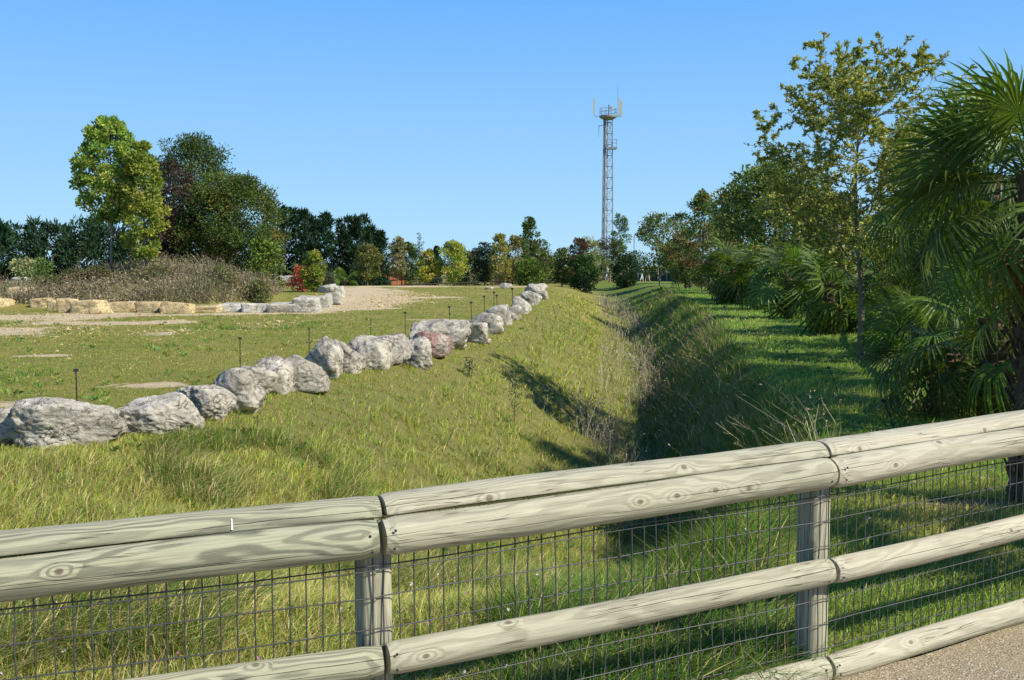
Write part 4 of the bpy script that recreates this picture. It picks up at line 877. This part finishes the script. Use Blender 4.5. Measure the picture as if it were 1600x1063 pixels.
# the slender open tree: every twig grown from the trunk
def slender(x, y, H, seed):
    r = np.random.default_rng(seed); t = empty('slender_tree', (x, y, gz(x, y)), 0, label='slender open-crowned tree with a thin straight trunk on the lawn', cat='tree')
    tb = Buf(); K = 14; tz_ = np.linspace(0, 1, K); tp = np.stack([-.03 * H * tz_ + .05 * np.sin(tz_ * 7), .04 * np.sin(tz_ * 5), tz_ * H * .9], 1); tp[0, 2] = -.15
    tube(tb, tp, .060 * (1 - .85 * tz_) + .004, 8)
    S0, S1, R0, R1_, LP, LD = [], [], [], [], [], []
    def grow(p, d, ln, rad, lvl):
        n = max(3, int(ln / .16)); q = p.copy(); dd_ = d.copy()
        for k in range(n):
            dd_ = dd_ + r.normal(0, .13, 3) + np.array([0, 0, .035 if lvl < 2 else -.03]); dd_ /= np.linalg.norm(dd_); q2 = q + dd_ * ln / n
            ra = rad * (1 - k / n * .75); rb = rad * (1 - (k + 1) / n * .75); S0.append(q); S1.append(q2); R0.append(ra); R1_.append(rb)
            if lvl < 3 and (k > 0 or lvl > 0):
                for _ in range(1 if lvl == 0 else r.integers(0, 3) if lvl == 1 else r.integers(0, 2)):
                    s = r.normal(0, 1, 3); s -= s @ dd_ * dd_; s /= np.linalg.norm(s) + 1e-6; nd = dd_ * .75 + s * .8; nd[2] *= .75; nd /= np.linalg.norm(nd)
                    grow(q2, nd, ln * r.uniform(.32, .55) * (1 - .35 * k / n), rb * .6, lvl + 1)
            if lvl >= 1:
                for _ in range(8 if lvl == 1 else 14):
                    LP.append(q + (q2 - q) * r.uniform()); s = r.normal(0, 1, 3); LD.append(dd_ * .8 + s * .55 + np.array([0, 0, -.1]))
            q = q2
    nbr = 30
    for k in range(nbr):
        f = .24 + .76 * (k / (nbr - 1)); p = np.array([np.interp(f, tz_, tp[:, c]) for c in range(3)]); az = k * 2.4 + r.normal(0, .3); el = r.uniform(.25, .75) + .45 * max(0, f - .8)
        ln = (1.15 + 1.0 * math.sin(min(1, (f - .1) * 1.15) * 2.6)) * r.uniform(.75, 1.1) * (.78 if f > .93 else 1)
        grow(p, np.array([math.cos(az) * math.cos(el), math.sin(az) * math.cos(el), math.sin(el)]), ln, .021 * (1 - .5 * f), 0)
    S0, S1, LP = np.array(S0), np.array(S1), np.array(LP); ctr = np.array([tp[-1, 0] * .5, 0, 0]); hi = np.percentile(LP[:, 2], 99.8); rx = np.percentile(np.abs(LP[:, 0] - ctr[0]), 99.2)
    fz = H / hi; fx_ = 1.95 / rx; up_ = np.array([fx_, fx_, 1.0])
    warp = lambda Q: np.stack([(Q[:, 0] - ctr[0]) * fx_ + ctr[0], Q[:, 1] * fx_, np.where(Q[:, 2] > 1, 1 + (Q[:, 2] - 1) * (H - 1) / (hi - 1), Q[:, 2])], 1)
    base_pts = (np.abs(S0[:, 0] - np.interp(S0[:, 2], tp[:, 2], tp[:, 0])) < .012) ; S0w = warp(S0); S1w = warp(S1); LP = warp(LP)
    tb = Buf(); tube(tb, warp(tp), .060 * (1 - .85 * tz_) + .004, 8); S0, S1 = S0w, S1w
    segs(tb, S0, S1, np.maximum(np.array(R0), .0035), np.maximum(np.array(R1_), .0028)); tb.build('trunk', BARK, t, smooth=True)
    LP, LD = np.array(LP), np.array(LD); k = r.uniform(size=len(LP)) < min(1, 64000 / len(LP)); LP, LD = LP[k], LD[k]; n = len(LP)
    cols = np.array([(.42, .41, .09), (.28, .32, .07), (.50, .46, .12), (.20, .24, .06)])[r.integers(0, 4, n)] * (1 + .2 * r.normal(size=(n, 1)))
    lb = Buf(); leaves(lb, LP, r.uniform(.045, .085, n), LD, np.clip(cols, .01, .8), .42, r); lb.build('crown', LEAF, t); print('slender', n, len(S0))
slender(xat(1346, 17.2), 17.2, hat(72, 17.2), 12)

# ------------------------------------------------------------------ palms
def frond_mesh(name, mat, lp, Lb, nseg, droop, seed, span=150, stalkcol=None):
    r = np.random.default_rng(seed); b = Buf()
    K = 6; t = np.linspace(0, 1, K); arcz = -.10 * lp * t ** 2; pts = np.stack([t * lp, 0 * t, arcz], 1); tube(b, pts, .011 * (1 - .5 * t), 5)
    hub = pts[-1]; tilt = -.25
    for k in range(nseg):
        a = math.radians(-span + 2 * span * k / (nseg - 1)); Ls = Lb * (1 - .28 * (abs(a) / math.radians(span)) ** 2) * r.uniform(.92, 1.06)
        d = np.array([math.cos(a), math.sin(a), 0]); s = np.array([-math.sin(a), math.cos(a), 0]); hw = Ls * .36 * math.tan(math.radians(span / (nseg - 1))) * 1.02
        st = [(.02, .05), (.36, 1.0), (.62, .80), (.84, .45), (1.0, .04)]; V = []; dr = droop * r.uniform(.7, 1.4); sw = r.normal(0, .03)
        for (f, wv) in st:
            z = -dr * Ls * max(0, f - .3) ** 1.8 * 1.9 + .05 * Ls * math.sin(f * 3) ; x = f * Ls * (1 - .28 * dr * max(0, f - .4))
            c = hub + d * x + s * sw * f * Ls + np.array([0, 0, z]) + np.array([x * math.cos(a) * .0, 0, tilt * f * Ls * max(0, math.cos(a)) * .4])
            V += [c - s * hw * wv + np.array([0, 0, hw * wv * .55]), c, c + s * hw * wv + np.array([0, 0, hw * wv * .55])]
        fc = []
        for q in range(len(st) - 1):
            i0 = q * 3; fc += [[i0, i0 + 1, i0 + 4, i0 + 3], [i0 + 1, i0 + 2, i0 + 5, i0 + 4]]
        b.add(V, fc)
    return b.mesh(name, mat)
FRN = [frond_mesh('frond', PALM, .55, .55, 34, .35, s) for s in (1, 2)] + [frond_mesh('frond', PALM, .6, .55, 34, 1.0, s, 140) for s in (3, 4)]
FRN.append(frond_mesh('frond', PALM_PALE, .5, .5, 30, .2, 9, 135))
FRF = [frond_mesh('frond', PALM, .55, .62, 17, .25, s) for s in (11, 12)] + [frond_mesh('frond', PALM, .55, .6, 16, .8, s, 130) for s in (13, 14)] + [frond_mesh('frond', PALM_PALE, .55, .6, 17, .15, 15, 125)]
FRD = [frond_mesh('dry_frond', PALM_DRY, .45, .45, 26, 1.2, s, 120) for s in (5, 6)]
def palm(x, y, ht, R, nf, label, seed, tr=.11, dry=5, low=-.9, group='fan palms bordering the lawn', extra=(), lowfr=.35):
    r = np.random.default_rng(seed); z0 = gz(x, y); t = empty('fan_palm', (x, y, z0), r.uniform(0, 6), label=label, cat='palm', group=group)
    az0 = -t.rotation_euler.z
    K = 22; tz_ = np.linspace(0, 1, K); b = Buf(); tube(b, np.stack([.02 * np.sin(tz_ * 4), .02 * np.cos(tz_ * 3), tz_ * ht - .1 * (tz_ == 0)], 1), tr * (.85 + .3 * (np.arange(K) % 2)) * (1 - .15 * tz_), 12)
    for k in range(int(70 * ht)):                          # old leaf bases and fibres
        a = r.uniform(0, 6.28); zz = r.uniform(.05, 1) * ht; c, s = math.cos(a), math.sin(a); tube(b, [(c * tr * .8, s * tr * .8, zz), (c * tr * 1.35, s * tr * 1.35, zz + .08 + r.uniform(0, .06))], [.016, .006], 4)
    b.build('trunk', FIBRE, t, smooth=False)
    sc0 = R / 1.05; FR = FRF if y > 20 else FRN; nf = int(nf * .7) if y > 20 else nf
    for k in range(nf):
        f = (k + .5) / nf; el = 1.35 - f ** .85 * (1.35 - low) + r.normal(0, .08); az = k * 2.39996 + r.normal(0, .2)
        me = FR[r.integers(0, 2)] if f < 1 - lowfr else FR[2 + r.integers(0, 2)]
        o = bpy.data.objects.new('frond', me); COL.objects.link(o); o.parent = t
        o.location = (math.cos(az) * tr * .4, math.sin(az) * tr * .4, ht - .12 * f); o.scale = [sc0 * r.uniform(.85, 1.1)] * 3
        M = Matrix.Rotation(az, 3, 'Z') @ Matrix.Rotation(-el, 3, 'Y') @ Matrix.Rotation(r.normal(0, .5), 3, 'X'); o.rotation_euler = M.to_euler()
    for (az, el, roll, s_, kind) in extra:
        o = bpy.data.objects.new('frond', FR[kind]); COL.objects.link(o); o.parent = t; o.location = (0, 0, ht - .05); o.scale = [sc0 * s_] * 3
        o.rotation_euler = (Matrix.Rotation(az + az0, 3, 'Z') @ Matrix.Rotation(-el, 3, 'Y') @ Matrix.Rotation(roll, 3, 'X')).to_euler()
    for k in range(dry):
        az = r.uniform(0, 6.28); el = -1.15 + r.normal(0, .15); o = bpy.data.objects.new('dry_frond', FRD[k % 2]); COL.objects.link(o); o.parent = t
        o.location = (0, 0, ht - .2); o.scale = [sc0 * .9] * 3; o.rotation_euler = (Matrix.Rotation(az, 3, 'Z') @ Matrix.Rotation(-el, 3, 'Y')).to_euler()
    return t
PI = math.pi
palm(3.42, 6.55, 2.2, .98, 17, 'biggest fan palm, its trunk standing just behind the timber fence', 701, tr=.10, dry=4, group=None, low=-1.0,
     extra=[(PI * .95, .50, 1.1, 1.0, 0), (PI * 1.08, .95, -.9, .95, 1), (PI * .9, 1.15, .9, .95, 0), (PI * 1.0, .05, .4, 1.05, 0)])
palm(xat(1540, 11.3), 11.3, 2.65, 1.2, 30, 'tall palm with a skirt of hanging leaves behind the biggest fan palm', 702, tr=.12, dry=8, low=-1.35, lowfr=.6)
palm(xat(1482, 10.6), 10.6, .75, .95, 22, 'low bushy palm whose leaves touch the lawn near the timber fence', 703, tr=.15, dry=7, low=-.7)
palm(xat(1462, 14.5), 14.5, 2.4, 1.1, 26, 'shaded palm between the slender tree and the tall skirted palm', 710, tr=.12, dry=5, low=-1.3, lowfr=.6)
palm(xat(1408, 17.5), 17.5, .7, .9, 14, 'small palm in the shade beside the slender trunk', 711, tr=.12, dry=3, low=-.4)
palm(xat(1292, 23.5), 23.5, 1.2, 1.15, 30, 'palm with a pale upright fan leaf, first one left of the slender tree', 704, tr=.15, dry=10, low=-1.4, extra=[(PI * 1.2, .95, .6, 1.0, 4), (PI * 1.65, .7, -.4, 1.0, 4), (PI * .8, .6, .5, .95, 4)])
palm(xat(1325, 25), 25, .8, 1.1, 20, 'low palm just behind the slender tree trunk', 705, tr=.15, dry=3, low=-.6, extra=[(PI * 1.2, .95, .6, 1.0, 4), (PI * 1.65, .7, -.4, 1.0, 4), (PI * .8, .6, .5, .95, 4)])
palm(xat(1232, 31), 31, 1.35, 1.35, 30, 'palm with a pale bare stem in the middle of the palm row', 706, tr=.13, dry=9, low=-1.4, extra=[(PI * 1.2, .95, .6, 1.0, 4), (PI * 1.65, .7, -.4, 1.0, 4), (PI * .8, .6, .5, .95, 4)])
palm(xat(1192, 37), 37, 1.4, 1.45, 30, 'palm with drooping side leaves, second from the far end of the palm row', 707, tr=.13, dry=8, low=-1.35, extra=[(PI * 1.2, .95, .6, 1.0, 4), (PI * 1.65, .7, -.4, 1.0, 4), (PI * .8, .6, .5, .95, 4)])
palm(xat(1145, 43), 43, 1.5, 1.6, 30, 'dark palm at the far end of the palm row', 708, tr=.14, dry=6, low=-1.35, extra=[(PI * 1.2, .95, .6, 1.0, 4), (PI * 1.65, .7, -.4, 1.0, 4), (PI * .8, .6, .5, .95, 4)])
palm(xat(1072, 74), 74, 1.0, 1.5, 16, 'distant palm in front of the grey netting fence', 709, tr=.15, dry=0, low=-.3)
palm(xat(538, 82), 82, .5, 1.3, 14, 'small distant palm beside the orange hut', 712, tr=.15, dry=0, low=-.1)
palm(xat(452, 66), 70, .8, 1.2, 12, 'small dark palm left of the vivid red bush', 713, tr=.15, dry=0, low=-.1)
palm(3.62, 5.15, .85, .95, 16, 'palm at the very edge of the photo with glossy sunlit leaves', 714, tr=.12, dry=0, low=-.2)
palm(xat(1398, 20.5), 20.5, 1.25, 1.15, 22, 'bushy palm just right of the slender trunk, behind the shade', 715, tr=.13, dry=6, low=-1.2)
palm(xat(1558, 9.2), 9.2, 1.15, 1.0, 24, 'bushy palm close behind the biggest fan palm trunk', 716, tr=.13, dry=5, low=-1.1)
palm(xat(1372, 28), 28, 1.5, 1.3, 20, 'palm in the second row seen past the slender trunk', 717, tr=.13, dry=4, low=-1.1)
palm(xat(1500, 16.5), 16.5, 1.7, 1.2, 24, 'palm with a dense dark crown below the tall skirted palm', 718, tr=.13, dry=5, low=-1.3)
# trees that stand outside the frame and shade the palms and the ditch
tree(9.6, 11.0, 8.2, 2.4, 'egg', GRN, 'tall tree standing outside the photo beyond the palms', seed=801, trunk=.55, leaf=.13, nl=7000, clumps=60, cr=.17)
palm(6.6, 4.9, 2.2, 1.2, 26, 'palm standing outside the photo beside the biggest fan palm', 802, tr=.12, dry=4, group=None, low=-1.1)

# ------------------------------------------------------------------ far fences, hut, tower
def rail_fence(name, pts, h, sp, label, mat, rails=(1.0, .55), pr=.05, rr_=.045, postmat=None):
    x0, y0 = pts[0]; t = empty(name, (x0, y0, gz(x0, y0)), 0, label=label, cat='fence'); o0 = np.array(t.location)
    P = [np.array(p) for p in pts]; cum = [0]
    for a_, b_ in zip(P[:-1], P[1:]): cum.append(cum[-1] + np.linalg.norm(b_ - a_))
    n = int(cum[-1] / sp) + 1; q = [np.array([np.interp(k * sp, cum, [p[c] for p in P]) for c in (0, 1)]) for k in range(n)]; tops = []
    for k, p in enumerate(q):
        z = gz(p[0], p[1]); b = Buf(); tube(b, [np.array((p[0], p[1], z - .2)) - o0, np.array((p[0], p[1], z + h * 1.05)) - o0], pr, 6); b.build('post', postmat or mat, t, smooth=True); tops.append(np.array((p[0], p[1], z)))
    for f in rails:
        b = Buf(); tube(b, [c + np.array((0, 0, h * f)) + np.array((0, -pr - rr_ * .5, 0)) - o0 for c in tops], rr_, 6); b.build('rail', mat, t, smooth=True)
    return t
rail_fence('rail_fence', [(-22, 100), (-14, 104), (-3, 105), (4, 104), (12.5, 108)], 1.15, 1.9, 'long dark rail fence running along the far side of the meadow', DARKWOOD, (1.0, .5), .07, .075)
ft = rail_fence('netting_fence', [(12.6, 108), (16.2, 106), (20, 100)], 1.35, 1.15, 'fence of pale posts with dark green netting at the far end of the lawn', GREYWOOD, (.78,), .06, .04)
NET = plain('dark_green_netting', (.035, .06, .05), .9, 0, .3, 20, 0)
b = Buf(); o0 = np.array(ft.location)
for (xa, ya), (xb2, yb2) in (((12.6, 108.3), (16.2, 106.3)), ((16.2, 106.3), (20, 100.3))):
    L_ = math.hypot(xb2 - xa, yb2 - ya); an = math.atan2(yb2 - ya, xb2 - xa); c = np.array([(xa + xb2) / 2, (ya + yb2) / 2, gz(xa, ya) + .62]) - o0
    R_ = Matrix.Rotation(an, 3, 'Z'); box(b, c, (L_, .02, 1.25), R_)
b.build('netting', NET, ft)
rail_fence('path_fence', [(5.9, 12.2), (6.6, 15.5), (7.6, 19.5), (9.4, 25), (13, 33)], .95, 1.9, 'grey timber rail fence half hidden behind the palms', GREYWOOD, (.98, .55, .15), .055, .06)
# pale gravel walk behind that fence
b = Buf(); V = []; c_ = [(7.0, 9), (7.2, 12), (8.0, 16), (9.4, 21), (11.5, 27), (15, 35), (19, 45)]
cyy = np.linspace(9, 45, 60); cxx = np.interp(cyy, [p[1] for p in c_], [p[0] for p in c_])
for k in range(60):
    for t_ in np.linspace(-1, 1, 9): V.append((cxx[k] + .4 + 1.1 * (t_ + 1) / 1.0 * 1.0, cyy[k], gz(cxx[k] + .4 + 1.1 * (t_ + 1), cyy[k]) + .02))
ii = np.arange(59)[:, None] * 9 + np.arange(8)[None, :]; b.add(V, np.stack([ii, ii + 1, ii + 10, ii + 9], -1).reshape(-1, 4)); b.build('gravel_walk', plain('pale_gravel', (.46, .41, .33), .95, 0, .25, 14, .5), smooth=True, kind='structure')
# orange hut
hx, hy = xat(600, 112), 112; hz = gz(hx, hy); hut = empty('wooden_hut', (hx, hy, hz), .12, label='orange-brown wooden hut with a gabled front beyond the far fence', cat='hut')
HW = plain('orange_boards', (.42, .14, .055), .75, 0, .2, 3, .2); hw_, hh_, hd_ = 2.3, 1.75, 2.5
b = Buf(); v = [(-hw_, 0, 0), (hw_, 0, 0), (hw_, 0, hh_), (0, 0, hh_ + .95), (-hw_, 0, hh_)]; v += [(a, hd_ * 2, c) for (a, _, c) in v]
b.add(v, [[0, 1, 2, 3, 4]]); b.add(v, [[9, 8, 7, 6, 5]]); b.add(v, [[0, 4, 9, 5], [1, 6, 7, 2], [4, 3, 8, 9], [3, 2, 7, 8], [0, 5, 6, 1]]); b.build('wall', HW, hut)
b = Buf()
for s in (-1, 1):
    an = math.atan2(.95, hw_); Rr = Matrix.Rotation(s * an, 3, 'Y'); box(b, (s * hw_ * .53, hd_, hh_ + .50), (hw_ * 1.22, hd_ * 2.3, .08), Rr)
b.build('roof', plain('red_brown_roof', (.13, .05, .03), .8, 0, .2, 3, .1), hut)
b = Buf(); box(b, (-.5, -.03, .78), (1.5, .06, 1.0)); wn = b.build('window', plain('grey_blue_glass', (.13, .18, .24), .25, 0, .1, 2, 0, .6), hut)
b = Buf()
for (cx_, cz_, sx_, sz_) in ((-.5, .27, 1.6, .06), (-.5, 1.3, 1.6, .06), (-1.27, .78, .06, 1.0), (.27, .78, .06, 1.0)): box(b, (cx_, -.05, cz_), (sx_, .06, sz_))
b.build('frame', GREYWOOD, wn)
sx, sy = xat(795, 116), 116; sh_ = empty('low_shed', (sx, sy, gz(sx, sy)), 0, label='low dark red-brown shed half hidden behind the far fence', cat='shed')
b = Buf(); box(b, (0, 0, .55), (3.4, 2, 1.1)); b.build('wall', plain('dark_red_boards', (.10, .045, .035), .8, 0, .2, 3, .1), sh_)
b = Buf(); box(b, (0, 0, 1.16), (3.7, 2.3, .1), Matrix.Rotation(.08, 3, 'X')); b.build('roof', plain('rust_roof', (.14, .06, .045), .8, 0, .2, 3, .1), sh_)

# mast
TY = 182.0; TX = xat(948, TY); tw = empty('telecom_tower', (TX, TY, 0), .0, label='tall steel lattice telecom tower rising behind the far trees', cat='tower')
ztop = hat(187, TY); wt, wb_ = .85, 1.12
def leg_at(k, z): f = z / ztop; r = wb_ + (wt - wb_) * f; a = math.radians([205, 335, 90][k]); return np.array((r * math.cos(a), r * math.sin(a), z))
for k in range(3):
    b = Buf(); tube(b, [leg_at(k, 0), leg_at(k, ztop)], .10, 8); b.build('leg', STEEL, tw, smooth=True)
b = Buf(); nb_ = 14; zs = np.linspace(0, ztop - 1, nb_ + 1)
for q in range(nb_):
    for k in range(3):
        m = (k + 1) % 3; tube(b, [leg_at(k, zs[q]), leg_at(m, zs[q + 1])], .032, 4); tube(b, [leg_at(m, zs[q]), leg_at(k, zs[q + 1])], .032, 4); tube(b, [leg_at(k, zs[q + 1]), leg_at(m, zs[q + 1])], .05, 4)
b.build('bracing', STEEL, tw)
b = Buf(); base_ = np.array((-.72, -.75, 0)); top_ = np.array((-.62, -.5, ztop))
for o_ in (-.24, .24): tube(b, [base_ + (o_, 0, 0), top_ + (o_, 0, 0)], .05, 5)
for z in np.arange(.5, ztop, .45): c = base_ + (top_ - base_) * z / ztop; tube(b, [c + (-.24, 0, 0), c + (.24, 0, 0)], .03, 4)
b.build('ladder', STEEL, tw)
b = Buf(); tube(b, [base_ + (.1, .3, 0), top_ + (.1, .3, 0)], .17, 8); b.build('cable_tray', STEEL, tw, smooth=True)
PR = 1.55; b = Buf(); tube(b, [(0, 0, ztop - .12), (0, 0, ztop + .22)], PR, 20); tube(b, [(0, 0, ztop - .5), (0, 0, ztop - .12)], [PR * .55, PR * .95], 20); b.build('platform', plain('dark_platform_steel', (.20, .22, .19), .6, .4, .2, 2, 0), tw)
b = Buf(); ring_ = lambda z, r: [(r * math.cos(a), r * math.sin(a), z) for a in np.linspace(0, 2 * PI, 21)]
for z in (ztop + .85, ztop + 1.45): tube(b, ring_(z, PR * .97), .045, 5, cap=False)
for a in np.linspace(0, 2 * PI, 11)[:-1]: tube(b, [(PR * .97 * math.cos(a), PR * .97 * math.sin(a), ztop + .2), (PR * .97 * math.cos(a), PR * .97 * math.sin(a), ztop + 1.45)], .04, 5)
b.build('railing', STEEL, tw)
ANT = plain('antenna_shell', (.45, .44, .38), .5, 0, .1, 2, 0)
for (ax_, ay_, z0_, z1_) in ((-2.55, -.2, ztop + .5, ztop + 3.3), (2.0, -.5, ztop + .3, ztop + 3.3), (2.45, .5, ztop + .2, ztop + 3.0)):
    b = Buf(); box(b, (ax_, ay_, (z0_ + z1_) / 2), (.30, .2, z1_ - z0_)); o = b.build('antenna', ANT, tw)
    b = Buf(); tube(b, [(ax_ * .6, ay_, ztop + .1), (ax_ * .96, ay_, ztop + .15), (ax_, ay_ + .15, z0_ + .2), (ax_, ay_ + .15, z1_)], .055, 5); b.build('bracket', STEEL, o)
b = Buf(); tube(b, [(.2, 0, ztop), (.2, 0, ztop + 2.2)], .16, 8); box(b, (.45, 0, ztop + 1.7), (.5, .3, .35)); tube(b, [(1.75, .2, ztop), (1.75, .2, ztop + 5.6)], .025, 4); b.build('equipment', STEEL, tw)
zm = ztop - 5.6; b = Buf(); box(b, (.55, -.2, zm), (2.0, 1.6, .35)); b.build('lower_platform', STEEL, tw)
b = Buf()
for z in (zm + .9, zm + 1.5): tube(b, [(-.3, -1, z), (1.5, -1, z), (1.5, .6, z)], .045, 5)
for x_ in (-.3, .6, 1.5): tube(b, [(x_, -1, zm), (x_, -1, zm + 1.5)], .04, 5)
for (za, zb2) in ((zm + 1.6, zm + 4.0),): tube(b, [(-1.0, -.6, zb2), (-1.7, -.6, zb2), (-1.7, -.6, za)], .09, 5); tube(b, [(-.5, -1, zb2 + .6), (.4, -1, zb2 + .6), (.4, -1, za + .2)], .08, 5)
b.build('support_frame', STEEL, tw)
# curved lamp pole between the trees
lx, ly = xat(990, 118), 118; lp_ = empty('lamp_post', (lx, ly, 0), 0, label='thin grey pole with a curved top between the trees right of the tower', cat='lamp post')
hz_ = hat(364, ly); b = Buf(); tube(b, [(0, 0, 0), (0, 0, hz_ - .6), (.1, 0, hz_ - .15), (.45, 0, hz_), (.8, 0, hz_ - .05)], .06, 6); b.build('pole', STEEL, lp_, smooth=True)
b = Buf(); box(b, (.95, 0, hz_ - .1), (.45, .2, .12)); b.build('lamp_head', STEEL, lp_)

# ------------------------------------------------------------------ people on the far path
SKIN = plain('skin', (.50, .32, .24), .6, 0, .05, 3, 0); HAIR = plain('dark_hair', (.03, .022, .018), .6, 0, .1, 3, 0)
def skinned(name, joints, edges, mat, parent, rootv=0):
    me = bpy.data.meshes.new(name); me.from_pydata([j[:3] for j in joints], edges, []); o = bpy.data.objects.new(name, me); COL.objects.link(o); o.parent = parent
    s = o.modifiers.new('skin', 'SKIN'); s.use_smooth_shade = True
    for k, j in enumerate(joints): me.skin_vertices[0].data[k].radius = (j[3], j[4] if len(j) > 4 else j[3]); me.skin_vertices[0].data[k].use_root = (k == rootv)
    o.modifiers.new('sub', 'SUBSURF').levels = 1; o.modifiers[-1].render_levels = 1; me.materials.append(mat); return o
def person(x, y, rz, stride, label, shirt, legs, seed):
    t = empty('person', (x, y, gz(x, y)), rz, label=label, cat='person', group='people walking along the far fence'); a = .22 * stride
    J = [(0, 0, .95, .14, .10), (0, 0, 1.2, .13, .09), (0, 0, 1.40, .15, .09), (0, 0, 1.50, .055), (0, .01, 1.58, .075, .085), (0, .01, 1.68, .07, .085),
         (.19, 0, 1.40, .05), (.24, .06 * stride, 1.14, .04), (.24, .2 * stride, .93, .032), (.24, .26 * stride, .85, .03), (-.19, 0, 1.40, .05), (-.24, -.06 * stride, 1.14, .04), (-.24, -.05 * stride, .9, .032), (-.24, 0, .82, .03),
         (.09, 0, .90, .085), (.09, -a * .5 + .06, .50, .058), (.09, -a, .09, .04), (.09, -a + .13, .04, .035), (-.09, 0, .90, .085), (-.09, a * .6 + .04, .50, .058), (-.09, a, .09, .04), (-.09, a + .13, .04, .035)]
    E = [(0, 1), (1, 2), (2, 3), (3, 4), (4, 5), (2, 6), (6, 7), (7, 8), (8, 9), (2, 10), (10, 11), (11, 12), (12, 13), (0, 14), (14, 15), (15, 16), (16, 17), (0, 18), (18, 19), (19, 20), (20, 21)]
    skinned('body', J, E, SKIN, t)
    S = [(0, 0, .92, .165, .13), (0, 0, 1.2, .155, .115), (0, 0, 1.42, .155, .11), (.19, 0, 1.41, .07), (.245, .05 * stride, 1.18, .062), (-.19, 0, 1.41, .07), (-.245, -.05 * stride, 1.18, .062)]
    skinned('shirt', S, [(0, 1), (1, 2), (2, 3), (3, 4), (2, 5), (5, 6)], plain('shirt_cloth', shirt, .8, 0, .05, 3, 0), t)
    T = [(0, 0, .95, .155, .12), (.09, 0, .86, .10), (.09, -a * .5 + .06, .50, .075), (-.09, 0, .86, .10), (-.09, a * .6 + .04, .50, .075)]; TE = [(0, 1), (1, 2), (0, 3), (3, 4)]
    T += [(.09, -a * .95, .14, .055), (-.09, a * .95, .14, .055)]; TE += [(2, 5), (4, 6)]
    skinned('trousers', T, TE, plain('trouser_cloth', legs, .8, 0, .05, 3, 0), t)
    skinned('hair', [(0, -.02, 1.62, .075, .08), (0, -.015, 1.72, .07, .085)], [(0, 1)], HAIR, t)
    return t
person(xat(948, 113), 113, 1.9, 1, 'person in a white shirt and pale trousers walking alone by the dark bush', (.75, .75, .75), (.45, .52, .65), 1)
person(xat(1002, 105), 105, -1.2, 1, 'person in a bright white top at the near side of the netting fence', (.8, .8, .8), (.7, .68, .62), 2)
person(xat(1011, 106), 106, -1.4, -1, 'person in cream clothes walking beside the one in the bright white top', (.68, .58, .40), (.60, .50, .36), 3)
print('objects', len(bpy.data.objects))
